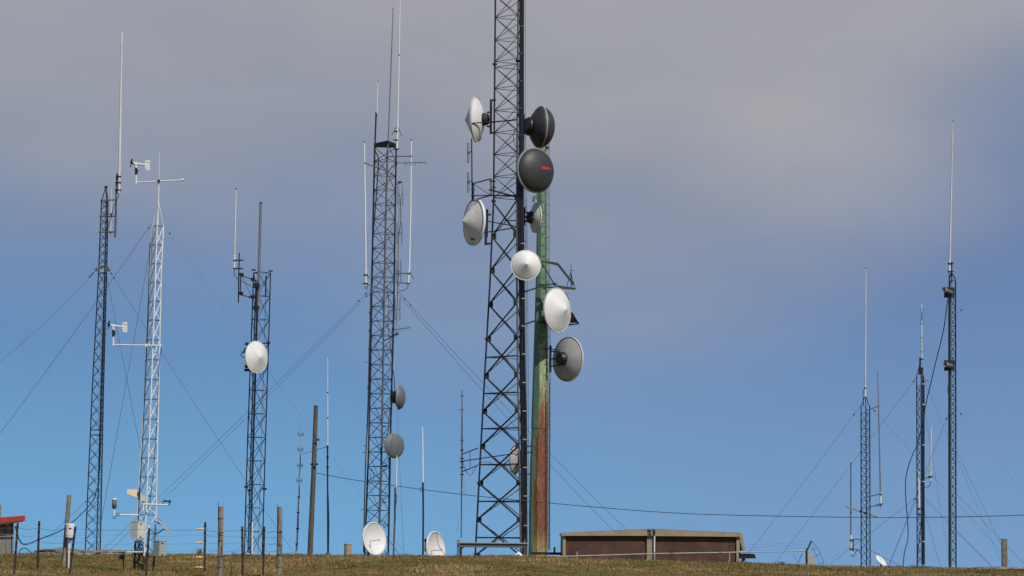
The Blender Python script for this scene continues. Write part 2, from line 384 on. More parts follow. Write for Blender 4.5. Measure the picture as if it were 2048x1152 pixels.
def make_grass():
    rng = np.random.default_rng(5)
    n0 = 330000
    Y = 40 + 44 * rng.random(n0) ** 0.85
    X = (rng.random(n0) * 2 - 1) * (Y * 0.235 + 3.5)
    keep = []; base = np.zeros((n0, 3)); hh = np.zeros(n0); cc = np.zeros((n0, 3))
    pal = np.array([(0.085, 0.085, 0.024), (0.165, 0.122, 0.038), (0.225, 0.142, 0.056), (0.165, 0.078, 0.038), (0.36, 0.25, 0.11)])
    r1 = rng.random(n0); r2 = rng.random(n0)
    for i in range(n0):
        x = X[i]; y = Y[i]
        d = noise.noise(Vector((x * 1.4, y * .9, 9.1)))
        if r1[i] > 0.62 + d * .8: continue
        c = noise.noise(Vector((x * .45, y * .30, 2.2))) + .5 * noise.noise(Vector((x * 1.9, y * 1.2, 6.2)))
        s = c * 1.75 + (r2[i] - .5) * .75
        k = 0 if s < -.5 else 1 if s < -.1 else 2 if s < .3 else 3 if s < .62 else 4
        base[i] = (x, y, ground(x, y)); cc[i] = pal[k] * (0.7 + 0.6 * r1[i])
        tall = noise.noise(Vector((x * .9, y * .7, 15.5)))
        hh[i] = (0.016 + 0.030 * r2[i]) * (1.0 + max(0, tall) * 2.2) * (1.1 if k == 4 else 1)
        keep.append(i)
    # taller dry bents along the crest and in the foreground
    k = np.array(keep); n = len(k); b = base[k]; h = hh[k]; c = cc[k]
    tallsel = rng.random(n) < 0.004
    h = np.where(tallsel, h * 2.6, h); c[tallsel] = pal[4] * 0.9
    a = rng.random(n) * 2 * np.pi; w = 0.006 + 0.010 * rng.random(n)
    lean = h * (0.25 + 0.9 * rng.random(n)); la = rng.random(n) * 2 * np.pi
    dx = np.cos(a) * w; dy = np.sin(a) * w
    v = np.zeros((n, 3, 3))
    v[:, 0] = b + np.stack([dx, dy, -0.01 * np.ones(n)], 1); v[:, 1] = b - np.stack([dx, dy, 0.01 * np.ones(n)], 1)
    v[:, 2] = b + np.stack([np.cos(la) * lean, np.sin(la) * lean, h], 1)
    me = bpy.data.meshes.new('grass'); me.vertices.add(n * 3); me.vertices.foreach_set('co', v.ravel())
    me.loops.add(n * 3); me.loops.foreach_set('vertex_index', np.arange(n * 3)); me.polygons.add(n)
    me.polygons.foreach_set('loop_start', np.arange(n) * 3); me.polygons.foreach_set('loop_total', np.full(n, 3))
    at = me.color_attributes.new('tint', 'FLOAT_COLOR', 'POINT')
    at.data.foreach_set('color', np.repeat(np.concatenate([c, np.ones((n, 1))], 1), 3, 0).ravel())
    me.update(); me.validate(); me.materials.append(M['grass_blades'])
    o = bpy.data.objects.new('grass', me); COL.objects.link(o)
    tag(o, 'short brown and green moorland grass covering the hilltop', 'grass', kind='stuff')
make_grass()

def rock(label, px, py, Y, w, d, h, material='rock_grey', seed=0, group=None, flat=1.0):
    import bmesh
    bm = bmesh.new(); bmesh.ops.create_icosphere(bm, subdivisions=4, radius=1.0)
    for v in bm.verts:
        p = v.co.copy(); q = p + Vector((seed * 3.7, seed, 0))
        k = 1 + .32 * noise.noise(q * 1.3) + .16 * noise.noise(q * 3.1) + .07 * noise.noise(q * 8)
        p *= k; p.z = math.copysign(abs(p.z) ** flat, p.z)
        v.co = (p.x * w / 2, p.y * d / 2, p.z * h)
    me = bpy.data.meshes.new('rock'); bm.to_mesh(me); bm.free(); me.materials.append(M[material])
    o = bpy.data.objects.new('rock', me); COL.objects.link(o)
    g = P(px, py, Y); o.location = (g.x, g.y, ground(g.x, Y) - h * .25)
    tag(o, label, 'rock', group); return o
rock('long low grey rock outcrop behind the leaning wooden post with the white canister', 135, 1108, 72, 2.0, 1.6, .24, seed=1, flat=.6)
rock('low grey rock outcrop at the foot of the dark tapered lattice tower', 225, 1108, 74, 2.0, 1.6, .19, seed=2, flat=.5)
rock('pale tan boulder between the steel posts and the right round fence post', 541, 1106, 76, .30, .4, .14, 'rock_tan', 3)
rock('flat grey rock ledge at the foot of the square concrete post', 1995, 1138, 73, 2.2, 1.5, .13, seed=4, flat=.5)
rock('rubble grey rock just right of the thin black mast with two horns', 1925, 1134, 74.5, 1.2, 1.0, .10, seed=5, flat=.6)
rock('small dark rock in front of the large white ground dish', 762, 1110, 76, .28, .3, .09, seed=6)

# ------------------------------------------------------------------ lattice towers
def tri_depth(frac):
    best = None
    for k in range(3600):
        th = 2 * math.pi * k / 3600
        v = sorted([(math.cos(th + j * 2.0944), math.sin(th + j * 2.0944)) for j in range(3)])
        w = v[2][0] - v[0][0]; fr = (v[1][0] - v[0][0]) / w
        if v[1][1] < 0 and (best is None or abs(fr - frac) < best[0]): best = (abs(fr - frac), [p[1] / w for p in v])
    return best[1]
class Leg:
    def __init__(s, pts): s.p = sorted(pts, key=lambda q: q.z); s.z = [q.z for q in s.p]
    def at(s, z):
        p = s.p
        if z <= s.z[0]: a, b = p[0], p[1]
        elif z >= s.z[-1]: a, b = p[-2], p[-1]
        else:
            i = max(k for k in range(len(p) - 1) if s.z[k] <= z); a, b = p[i], p[i + 1]
        t = (z - a.z) / (b.z - a.z); return a + (b - a) * t
class Tower:
    def __init__(s, label, Y, stations, mat_leg, leg_px, name='lattice_tower', group=None, frac=None, leg_mats=None, base_py=None):
        """stations: (py, x_left, x_mid, x_right) from the top down"""
        s.Y = Y; a = stations[-1]
        fr = frac if frac is not None else (a[2] - a[1]) / (a[3] - a[1])
        s.dep = tri_depth(fr); legs = [[], [], []]
        for py, *xs in stations:
            w = (xs[2] - xs[0]) * mpp(Y)
            for i in range(3): legs[i].append(P(xs[i], py, Y + s.dep[i] * w))
        s.legs = [Leg(l) for l in legs]
        lo = P(a[2], a[0], Y); s.gz = ground(lo.x, Y) - .1
        if base_py is not None: s.gz = P(a[2], base_py, Y).z
        s.top = legs[0][0].z
        b = sum((l.at(s.gz) for l in s.legs), Vector()) / 3
        s.o = thing(name, label, 'tower' if 'tower' in name else 'mast', b, group)
        r = leg_px * mpp(Y) / 2 * 1.12; s.r = r
        for i, l in enumerate(s.legs):
            pts = [l.at(s.gz)] + [q for q in l.p if q.z > s.gz]
            MB().path(pts, r, 8).build('leg', (leg_mats or [mat_leg] * 3)[i], s.o)
    def zpy(s, py):
        return P(1024 * 0 + s.o.location.x * F_PX / s.Y + 1024, py, s.Y).z
    def braces(s, levels, style, mat_b, px, horiz=True, hpx=None, faces=((0, 1), (1, 2), (2, 0)), hmat=None, mid=False, styles=None):
        r = px * mpp(s.Y) / 2 * 1.15; hr = (hpx or px) * mpp(s.Y) / 2 * 1.15
        zs = [s.zpy(p) for p in levels]
        for k in range(len(zs) - 1):
            za, zb = zs[k], zs[k + 1]; m = MB()
            for fi, (i, j) in enumerate(faces):
                st = styles[fi] if styles else style
                A, B = s.legs[i], s.legs[j]
                if st == 'X' or (st == 'Z' and k % 2 == 0) or st == 'N': m.tube(A.at(za), B.at(zb), r, n=5)
                if st == 'X' or (st == 'Z' and k % 2 == 1) or st == 'I': m.tube(B.at(za), A.at(zb), r, n=5)
            m.build('cross_brace', mat_b, s.o)
        if horiz:
            for k in range(len(zs)):
                z = zs[k]
                if mid:
                    if k == len(zs) - 1: break
                    z = (zs[k] + zs[k + 1]) / 2
                m = MB()
                for i, j in faces: m.tube(s.legs[i].at(z), s.legs[j].at(z), hr, n=5)
                m.build('horizontal_strut', hmat or mat_b, s.o)
    def legpt(s, i, py): return s.legs[i].at(s.zpy(py))

def steps(a, b, d):
    n = max(1, round((b - a) / d)); return [a + (b - a) * i / n for i in range(n + 1)]

# --- tapered dark tower on the left
T1 = Tower('dark tapered lattice tower at far left carrying a thick tall white antenna', 95,
           [(402, 203, 213, 216), (540, 197.5, 209.5, 213.5), (780, 184.5, 202, 207), (1030, 173.5, 195, 202)], 'navy_steel', 2.1)
T1.braces(steps(404, 530, 16), 'X', 'navy_steel', .7, horiz=False)
T1.braces(steps(545, 860, 26.2), 'X', 'navy_steel', .8, horiz=False)
T1.braces(steps(870, 1105, 26), 'X', 'navy_steel', .8, horiz=False)
for py in (860, 870, 404, 533, 546):
    mb = MB()
    for i, j in ((0, 1), (1, 2), (2, 0)): mb.tube(T1.legpt(i, py), T1.legpt(j, py), 1.6 * mpp(95) / 2, n=5)
    mb.build('horizontal_strut', 'navy_steel', T1.o)
apex = P(212, 374, 95); mb = MB()
for i in range(3): mb.tube(T1.legpt(i, 402), apex, 2.0 * mpp(95) / 2)
mb.box(apex, .12, .12, .07); mb.build('top_cap', 'dark_steel', T1.o)
mb = MB()
for py in (395, 403, 398): pass
for x0, x1, py in ((200, 233, 400), (198.5, 232, 432.5), (197.5, 230.5, 464)):
    MB().tube(P(x0, py + .5, 94.6), P(x1, py - .3, 94.6), 3.0 * mpp(95) / 2).build('cross_arm', 'weathered_or_lit_steel', T1.o)
MB().path(curve([P(211, 470, 94.7), P(210, 560, 94.8), P(205, 760, 94.7), P(199, 940, 94.6), P(192, 985, 94.5), P(178, 1012, 94), P(130, 1056, 88), P(80, 1078, 84), P(50, 1089, 82), P(38, 1078, 81), P(30, 1052, 80)]), 1.3 * mpp(95) / 2 * 1.6).build('feeder_cable', 'blue_cable', T1.o)
for a, b in (((205, 533), (190, 541)), ((211, 531), (219, 542))):
    MB().bar(P(*a, 94.8), P(*b, 94.8), .05, .12).build('guy_bracket', 'weathered_or_lit_steel', T1.o)

# --- white galvanised weather mast
T2 = Tower('pale galvanised lattice mast with wind vanes, boxes and sensors inside the fence', 52,
           [(452, 305, 314.3, 327), (540, 300, 311, 322.5), (790, 289, 302, 317), (1030, 274.5, 292, 312), (1115, 269, 288, 307.5)], 'mast_galvanised', 2.8, name='weather_mast', base_py=1114)
T2.braces(steps(452, 640, 37.2), 'N', 'mast_galvanised', 1.7, hpx=1.0, hmat='grey_steel', styles=['I', 'I', 'I'])
T2.braces(steps(640, 878, 37.2), 'N', 'mast_galvanised', 1.7, hpx=1.0, hmat='grey_steel', styles=['I', 'I', 'I'])
T2.braces(steps(878, 1106, 37.2), 'N', 'mast_galvanised', 1.7, hpx=1.0, hmat='grey_steel', styles=['I', 'I', 'I'])
k2 = mpp(52)
mb = MB()
for i in range(3): mb.tube(T2.legpt(i, 452), P(317, 403, 52), 2.0 * k2 / 2, 1.6 * k2 / 2)
mb.build('top_pyramid', 'mast_galvanised', T2.o)
MB().tube(P(315.2, 452, 52), P(317.8, 362, 52), 3.2 * k2 / 2, 2.6 * k2 / 2, 8).build('top_pole', 'mast_galvanised', T2.o)
MB().tube(P(317.8, 362, 52), P(319, 303, 52), 1.7 * k2 / 2, 1.0 * k2 / 2, 8).build('lightning_rod', 'white_paint', T2.o)
MB().tube(P(271.5, 365, 52), P(366, 360, 52), 2.8 * k2 / 2, n=8).build('cross_arm', 'white_paint', T2.o)
MB().tube(P(363.5, 360, 52), P(367.5, 359.8, 52), 6 * k2 / 2, n=10).build('end_cap', 'white_paint', T2.o)
MB().box(P(317.6, 362, 51.97), .05, .06, .06).build('arm_clamp', 'dark_steel', T2.o)
MB().tube(P(224.5, 689.5, 51.8), P(322, 691, 51.8), 2.8 * k2 / 2, n=8).build('cross_arm', 'white_paint', T2.o)
for x in (292.5, 320.5): MB().box(P(x, 690.5, 51.8), .05, .06, .06).build('arm_clamp', 'mast_galvanised', T2.o)
mb = MB()
for i, (x, y) in enumerate(((263, 1082), (288, 1112), (306, 1085))):
    q = T2.legs[i].at(T2.gz); g = Vector((q.x, q.y, ground(q.x, q.y) - .15))
    m2 = MB(); m2.tube(g, T2.legs[i].at(T2.gz + (.32 if i != 1 else .02)), 4.2 * k2 / 2, n=8); m2.build('base_leg', 'rusty_post', T2.o)
MB().box(P(271, 1103.5, 51.9), 32 * k2, .22, 2.2 * k2, rz=.04).build('shelf_plank', 'mast_galvanised', T2.o)
mb = MB(); rr = random.Random(3)
for i in range(14):
    x0 = 264 + rr.random() * 20; pts = [P(x0, 1079 + rr.random() * 3, 52 + rr.uniform(-.1, .15))]
    for q in range(1, 5): pts.append(P(262 + rr.random() * 28 + (2 if q < 4 else 0), 1079 + q * 14 + rr.uniform(-4, 4), 52 + rr.uniform(-.2, .2)))
    pts.append(GP(262 + rr.random() * 30, 1140, 51.8)); mb.path(curve(pts, 6), .007, 5)
mb.build('cable_tangle', 'black_cable', T2.o)
mb = MB().path(curve([P(300, 485, 51.9), P(296, 620, 51.9), P(290.5, 760, 51.9), P(285, 880, 51.9), P(279, 990, 51.9), P(276, 1050, 51.9)]), .010)
mb.path(curve([P(322, 692, 51.9), P(323, 705, 51.9), P(319, 722, 51.9), P(310, 900, 51.9), P(300, 1000, 51.9), P(285, 1060, 51.9)]), .007)
mb.build('sensor_cable', 'black_cable', T2.o)

def wind_vane(label, px, py, Y):
    """propeller wind sensor, nose to the left; px,py is the top of its pipe"""
    k = mpp(Y); g = lambda x, y, dy=0: P(px + x, py + y, Y + dy)
    o = thing('wind_sensor', label, 'wind sensor', g(0, 38), 'propeller wind sensors on the pale mast')
    MB().tube(g(0, 38), g(0, 19), 4.0 * k / 2, n=8).build('support_pipe', 'white_paint', o)
    m = MB().tube(g(0, 20), g(0, 5), 4.6 * k / 2, n=10); m.box(g(2.4, 13), 3 * k, 3 * k, 8 * k); m.build('swivel_housing', 'black', o)
    MB().tube(g(0, 6), g(0, -1), 5.0 * k / 2, n=10).build('swivel_neck', 'white_paint', o)
    MB().path([g(-5.5, -3), g(-2, -2.6), g(4, -1.5), g(20, .2)], [4.2 * k / 2, 5.4 * k / 2, 4.6 * k / 2, 3.2 * k / 2], 12).build('body', 'white_paint', o)
    m = MB().prism([(px + 17, py - 2), (px + 20, py - 9.5), (px + 28, py - 9.5), (px + 28, py + 11), (px + 20.5, py + 11), (px + 17, py + 2.5)], Y - .006, .012); m.build('tail_fin', 'white_paint', o)
    m = MB()
    for q in range(4): m.box(g(20.8 + q * 1.6, -5, -.0085), 1.1 * k, .003, 1.0 * k)
    m.build('maker_mark', 'dark_print', o)
    hub = g(-9.5, -3.5); pr = MB()
    pr.path([g(-5.2, -3), g(-8, -3.3), g(-11, -3.7)], [4.4 * k / 2, 4 * k / 2, 1.2 * k / 2], 10)
    n = (g(-12, -4, .02) - g(0, 0)).normalized(); n = Vector((-.9, -.35, 0.05)).normalized(); u, v, n = frame(n)
    for q in range(4):
        a = q * math.pi / 2 + .5; d = u * math.cos(a) + v * math.sin(a); e = n.cross(d)
        A = hub + d * 1.2 * k; B = hub + d * 9.0 * k; w = 2.2 * k
        tw = (e * .8 + n * .6).normalized(); th = n * .004
        vs = [A + tw * w * .5 + th, A - tw * w * .5 + th, B - tw * w * .9 + th, B + tw * w * .7 + th, A + tw * w * .5 - th, A - tw * w * .5 - th, B - tw * w * .9 - th, B + tw * w * .7 - th]
        pr.add(vs, [(0, 1, 2, 3), (7, 6, 5, 4), (0, 4, 5, 1), (1, 5, 6, 2), (2, 6, 7, 3), (3, 7, 4, 0)])
    pr.build('propeller', 'black', o)
wind_vane('white propeller wind vane with black nose on the topmost cross arm of the pale mast', 272, 329.5, 52)
wind_vane('white propeller wind vane with black nose on the long lower arm of the pale mast', 226.5, 653.5, 51.8)

o = thing('panel_antenna', 'cream wedge shaped panel antenna on the left leg of the pale weather mast', 'antenna', P(276, 988, 51.8))
MB().prism([(254, 978.5), (274.5, 978.5), (273.5, 994.5), (254.5, 988)], 51.75, .10).build('radome', 'cream_plastic', o)
m = MB().box(P(276, 988, 51.82), 5 * k2, .08, 6 * k2); m.tube(P(279, 975, 51.85), P(277, 1000, 51.85), .012); m.build('mount', 'dark_steel', o)
o = thing('sensor_box', 'small white sensor housing on a short pipe at the middle leg of the pale mast', 'sensor', P(286, 1020, 51.6))
m = MB().box(P(286.5, 996, 51.6), 9 * k2, .09, 12 * k2); m.box(P(286.5, 989.3, 51.6), 10 * k2, .10, 1.6 * k2); m.build('housing', 'cabinet_white', o)
MB().tube(P(286, 1022, 51.6), P(286.5, 1002, 51.6), 3.4 * k2 / 2, n=8).build('pipe', 'white_paint', o)
o = thing('rain_gauge', 'grey mesh canister sensor with white lid on the left arm of the pale mast', 'sensor', P(229, 1034, 51.7))
MB().lathe(P(228.5, 1018, 51.7), (0, 0, 1), [(.0, 0), (.024, .0), (.05, .035), (.05, .19), (.0, .19)], 20).build('canister', 'weathered_or_lit_steel', o)
MB().lathe(P(229, 999.5, 51.7), (0, 0, 1), [(.0, -.005), (.056, -.005), (.056, .018), (.03, .03), (.0, .032)], 20).build('lid', 'white_paint', o)
MB().tube(P(228, 1031, 51.7), P(228.3, 1018, 51.7), 3.8 * k2 / 2, n=8).build('stem', 'white_paint', o)
MB().tube(P(233, 1030, 51.75), P(279, 1030, 51.75), 3.4 * k2 / 2, n=8).build('arm', 'white_paint', o)
MB().path(curve([P(226.5, 1031, 51.7), P(226, 1035, 51.7), P(229, 1037, 51.7), P(232, 1033, 51.7), P(236, 1026, 51.7), P(240, 1030, 51.7)]), .007).build('cable', 'black_cable', o)
o = thing('cup_sensor', 'black hoop shaped sensor at the tip of the short right arm of the pale mast', 'sensor', P(330, 1010, 51.6))
MB().tube(P(288, 1008.5, 51.6), P(336, 1010, 51.6), 3.6 * k2 / 2, n=8).build('arm', 'white_paint', o)
m = MB().path(curve([P(326, 1008, 51.6), P(326.5, 1003, 51.6), P(329, 1002.5, 51.6), P(334, 1002.5, 51.6), P(338.5, 1003, 51.6), P(338.5, 1008, 51.6), P(337, 1010, 51.6)]), .012)
m.tube(P(330, 1002.5, 51.6), P(342.5, 1004, 51.6), .014)
for x in (331, 339.5): m.tube(P(x, 1003, 51.6), P(x, 999.5, 51.6), .016)
m.build('hoop', 'black', o)
def cabinet(label, xl, xm, xr, yt, yb, Y, mat_, ang):
    k = mpp(Y); w1 = (xm - xl) * k; w2 = (xr - xm) * k
    # corner toward the camera: left face and right face turned
    wl_ = w1 / math.cos(ang); wr_ = w2 / math.sin(ang)
    c = P(xm, (yt + yb) / 2, Y); h = (yb - yt) * k
    dl = Vector((-math.cos(ang), math.sin(ang), 0)); dr = Vector((math.sin(ang), math.cos(ang), 0))
    ce = c + dl * wl_ / 2 + dr * wr_ / 2
    o = thing('equipment_cabinet', label, 'cabinet', ce - Vector((0, 0, h / 2)))
    Rm = Matrix((dr, -dl, Vector((0, 0, 1)))).transposed()
    MB().box(ce, wr_, wl_, h, M=Rm).build('body', mat_, o)
    MB().box(ce + dr * .004 + Vector((0, 0, h / 2 + .006)), wr_ + .02, wl_ + .02, .012, M=Rm).build('lid', mat_, o)
    nr = -dl if False else -dl * 0
    fr = dr.cross(Vector((0, 0, 1))); fr = fr if fr.y < 0 else -fr       # outward normal of right face
    pc = c + dr * wr_ / 2
    door = MB().box(pc + fr * .006, wr_ * .92, .012, h * .94, M=Matrix((dr, -fr, Vector((0, 0, 1)))).transposed()).build('door', mat_, o)
    for s in (-1, 1): MB().box(pc + fr * .016 + Vector((0, 0, s * h * .38)) - dr * wr_ * .12, .05, .014, .02, M=Matrix((dr, -fr, Vector((0, 0, 1)))).transposed()).build('latch', 'dark_steel', door)
    return o
cabinet('large off white equipment cabinet high on the left of the pale mast base', 259.5, 275, 286.5, 1044, 1077, 51.55, 'cabinet_white', rad(35))
cabinet('grey steel equipment cabinet low at the right foot of the pale mast', 304, 318, 330.5, 1083, 1112, 51.3, 'cabinet_grey', rad(42))
o = thing('solar_panel', 'small tilted solar panel on the right leg of the pale mast', 'solar panel', P(312, 1045, 51.8))
A, B = P(311.5, 1036, 51.7), P(337.5, 1067, 51.5); D = Vector((.012, .30, .012))
ax = (B - A).normalized(); nn = ax.cross(D.normalized()).normalized()
vs = [A, B, B + D, A + D]; m = MB().add([v + nn * .006 for v in vs] + [v - nn * .006 for v in vs], [(0, 1, 2, 3), (7, 6, 5, 4), (0, 4, 5, 1), (1, 5, 6, 2), (2, 6, 7, 3), (3, 7, 4, 0)]); m.build('panel', 'cabinet_grey', o)
m = MB().tube(P(310, 1043, 51.8), (A + B) / 2 + D / 2, .012); m.tube(P(309, 1070, 51.8), (A + B * 2) / 3 + D / 2, .012); m.build('bracket', 'dark_steel', o)

# --- tower with the single white drum dish
T3 = Tower('slim dark lattice tower carrying one round white dish, left of the leaning wooden pole', 110,
           [(545, 507.3, 517, 541), (640, 503.9, 514.5, 538.6), (880, 495.2, 507.5, 531), (1105, 488.6, 501.5, 524.6)], 'navy_steel', 2.1, frac=.36)
T3.braces(steps(545, 1110, 47.2), 'X', 'navy_steel', 1.05, hpx=1.0, faces=((0, 1), (1, 2), (2, 0)), styles=['N', 'X', 'N'])
k3 = mpp(110)
for x, y in ((507.3, 540), (541.3, 542), (512, 546)): MB().box(P(x, y, 110), 8 * k3, .18, 2 * k3).build('top_plate', 'dark_steel', T3.o)
for x, y in ((536.6, 686), (492.8, 973.5), (529.3, 978), (500, 981)): MB().tube(P(x, y - 2, 110), P(x, y + 2, 110), 4.2 * k3, n=10).build('flange', 'dark_steel', T3.o)
for dx, r in ((0, 2.6), (3, 1.7)):
    MB().path(curve([P(512 + dx, 560, 109.9), P(509.5 + dx, 640, 109.9), P(503 + dx, 860, 109.9), P(496 + dx, 1105, 109.9)]), r * k3 / 2).build('feeder_cable', 'black_cable', T3.o)
MB().path([P(533, 548, 110.3), P(530, 640, 110.3), P(523, 880, 110.3), P(516, 1108, 110.3)], .9 * k3 / 2).build('climbing_cable', 'wire', T3.o)
MB().path([P(532, 552, 109.7), P(531.3, 592, 109.7)], 3 * k3 / 2).build('stub_pipe', 'dark_steel', T3.o)

# --- tower B, bristling with whips
T4 = Tower('dark lattice tower with a flat top plate, second tallest, left of the biggest tower', 120,
           [(288, 749.5, 775.5, 792.5), (450, 746, 771, 790), (610, 743, 768, 787.5), (770, 740.3, 765.3, 783.5), (930, 736, 762.3, 779.6), (1105, 729.5, 756, 776.6)], 'dark_steel', 3.2, leg_mats=['dark_steel', 'weathered_or_lit_steel', 'weathered_or_lit_steel'])  # middle and right legs paler: their sunlit sides are put into the colour
T4.braces(steps(292, 1108, 29.2), 'Z', 'dark_steel', 1.2, hpx=1.05, styles=['Z', 'Z', 'Z'])
k4 = mpp(120)
T4.braces(steps(321, 1080, 58.4), 'N', 'weathered_or_lit_steel', .9, horiz=False, faces=((0, 1), (1, 2)), styles=['N', 'I'])
tp = [T4.legpt(i, 289) for i in range(3)]; cc = sum(tp, Vector()) / 3
tp2 = [cc + (q - cc) * 1.08 for q in tp]
MB().add([q + Vector((0, 0, .10)) for q in tp2] + [q - Vector((0, 0, .10)) for q in tp2], [(0, 1, 2), (5, 4, 3), (0, 3, 4, 1), (1, 4, 5, 2), (2, 5, 3, 0)]).build('top_plate', 'dark_steel', T4.o)
MB().path([P(743, 575, 119.6), P(741, 610, 119.6), P(737.4, 770, 119.5), P(733, 930, 119.4)], 3.6 * k4 / 2, 8).build('conduit_pipe', 'galvanised', T4.o)
for py, x in ((590, 742), (625, 741), (661, 740.3), (699, 739.5), (776, 737.3), (851, 735.4), (895, 734)): MB().box(P(x, py, 119.5), 6 * k4, .14, 2 * k4).build('conduit_clamp', 'dark_steel', T4.o)
for q, (pts, r) in enumerate([
        ([(750, 300), (757, 318), (756, 340), (752, 400), (748, 450), (744, 520), (742, 600), (737, 800), (731, 930), (727, 1105)], 2.4),
        ([(775, 300), (774, 360), (771, 450), (768, 600), (766, 720), (763, 930), (757, 1105)], 2.8),
        ([(792, 300), (790, 440), (788, 600), (786, 700), (783, 780), (781, 870), (780, 960), (777, 1105)], 2.6),
        ([(786, 740), (789, 765), (787, 790), (779, 830), (776, 870), (778, 930), (776, 1100)], 1.6),
        ([(774, 570), (778, 610), (776, 650), (781, 690), (784, 720)], 1.2),
        ([(764, 592), (767, 640), (762, 670), (750, 695), (744, 700)], 1.2),
        ([(760, 320), (768, 335), (773, 350)], 1.2),
        ([(793, 330), (780, 338), (773, 352)], 1.2)]):
    MB().path(curve([P(x, y, 119.4 + .1 * (q % 3)) for x, y in pts]), r * k4 / 2).build('feeder_cable', 'black_cable', T4.o)
MB().path(curve([P(739, 940, 119.3), P(743, 938, 119.3), P(748, 952, 119.3), P(746, 962, 119.3), P(741, 956, 119.3), P(740, 946, 119.3)]), 1.2 * k4 / 2).build('cable_coil', 'black_cable', T4.o)
for x, y, d in ((731, 724, 6), (731, 891, 8), (729, 905, 9), (725, 1019, 7), (726, 1061, 6)): MB().tube(P(x - d / 2, y, 119.6), P(x + d / 2, y, 119.6), 1.3 * k4 / 2).build('step_peg', 'dark_steel', T4.o)
m = MB()
for y in (779, 853, 932, 1005): MB().tube(P(765, y, 119.6), P(773, y - .5, 119.6), 2.6 * k4 / 2).build('cable_bracket', 'black', T4.o)

# --- main tower
T5 = Tower('biggest dark lattice tower, hung with large dishes and rising out of the frame', 140,
           [(-60, 991.3, 1037, 1045), (200, 989, 1034.8, 1043), (402, 987.2, 1033.6, 1042.5), (570, 979.7, 1033.8, 1044.5), (740, 970, 1035.3, 1047), (930, 959.8, 1039, 1050.5), (1105, 950.8, 1041.6, 1052.5)],
           'dark_steel', 3.2, frac=.85, leg_mats=['dark_steel', 'weathered_or_lit_steel', 'dark_steel'])  # front right leg in lighter steel, sun on it painted as colour
k5 = mpp(140)
up = [-53, -9, 35, 80, 123]; T5.braces(up, 'X', 'dark_steel', 1.2, hpx=1.1)
T5.braces([134, 177, 221, 265, 309, 353, 396], 'X', 'dark_steel', 1.25, hpx=1.2)
lowl = [405, 473, 541, 609, 678, 752, 823, 893, 967, 1040, 1112]
T5.braces(lowl[:5], 'X', 'dark_steel', 2.7, horiz=False, faces=((0, 1),)); T5.braces(lowl[:5], 'X', 'dark_steel', 1.7, horiz=False, faces=((1, 2), (2, 0)))
T5.braces(lowl[4:], 'X', 'dark_steel', 3.0, hpx=2.6, mid=True, faces=((0, 1),)); T5.braces(lowl[4:], 'X', 'weathered_or_lit_steel', 2.0, hpx=1.6, mid=True, faces=((1, 2), (2, 0)))
for p in lowl[1:]:
    for i in (0, 1):
        q = T5.legpt(i, p); MB().box(q + Vector((.14 if i == 0 else -.10, 0, 0)), 8 * k5, .03, 11 * k5).build('gusset_plate', 'dark_steel', T5.o)
for p in (128, 402, 678, 967):
    for i in range(3):
        q = T5.legpt(i, p); MB().tube(q - Vector((0, 0, .05)), q + Vector((0, 0, .05)), 4.6 * k5, n=12).build('leg_flange', 'dark_steel', T5.o)
rr = random.Random(8)
for q in range(7):
    off = -4.5 + q * 1.6; pts = []
    for py, x in ((-60, 1043.5), (100, 1043), (200, 1042.5), (300, 1042), (400, 1041.5), (500, 1042), (600, 1043.5), (740, 1045.5), (860, 1047), (980, 1048), (1085, 1048.5), (1108, 1048.5)):
        sc = .75 if py < 400 else 1.05
        pts.append(P(x + off * sc + rr.uniform(-.6, .6), py, 139.0 - .09 * (q % 2) + .03 * q))
    MB().path(curve(pts, 6), (2.2 if q % 3 else 2.8) * k5 / 2).build('feeder_cable', 'black_cable' if q != 2 else 'weathered_or_lit_steel', T5.o)
for py, x in ((52, 1043.5), (107, 1043), (162, 1042.5), (216, 1041.5), (270, 1042), (487, 1046), (597, 1047), (652, 1047), (708, 1048), (765, 1049), (822, 1049.5), (879, 1050), (935, 1050), (992, 1051), (1051, 1052)):
    MB().box(P(x, py, 138.7), (4 if py < 400 else 8) * k5, .10, 2.0 * k5).build('cable_clamp', 'galvanised' if py > 400 else 'weathered_or_lit_steel', T5.o)
for dx, lx in ((0, 0), (3, 1)):
    MB().path([P(1047.5 + dx, -60, 141.5), P(1047.5 + dx, 200, 141.5), P(1048.5 + dx, 300, 141.5), P(1052 + dx, 560, 141.5), P(1053.5 + dx, 740, 141.5), P(1055 + dx, 1095, 141.5)], 1.0 * k5 / 2).build('ladder_rail', 'grey_steel', T5.o)
for py in np.arange(6, 1090, 34): MB().tube(P(interp(py, [0, 300, 560, 1095], [1046, 1047, 1051, 1054]), py, 141.5), P(interp(py, [0, 300, 560, 1095], [1051, 1052, 1055.5, 1058.5]), py, 141.5), 1.0 * k5 / 2).build('ladder_rung', 'grey_steel', T5.o)
for a, b in (((1050, 583), (1073, 576)), ((1051, 648), (1072, 641)), ((1053, 893), (1063, 892)), ((1053, 905), (1063, 904)), ((1053, 948), (1061, 948))):
    MB().tube(P(*a, 139.8), P(*b, 148), 3.4 * k5 / 2).build('tie_arm', 'dark_steel', T5.o)
m = MB().path(curve([P(1035, 256, 139), P(1029, 262, 139), P(1027, 278, 139), P(1031, 292, 139), P(1036, 302, 139)]), 1.3 * k5 / 2); m.build('cable_loop', 'black_cable', T5.o)

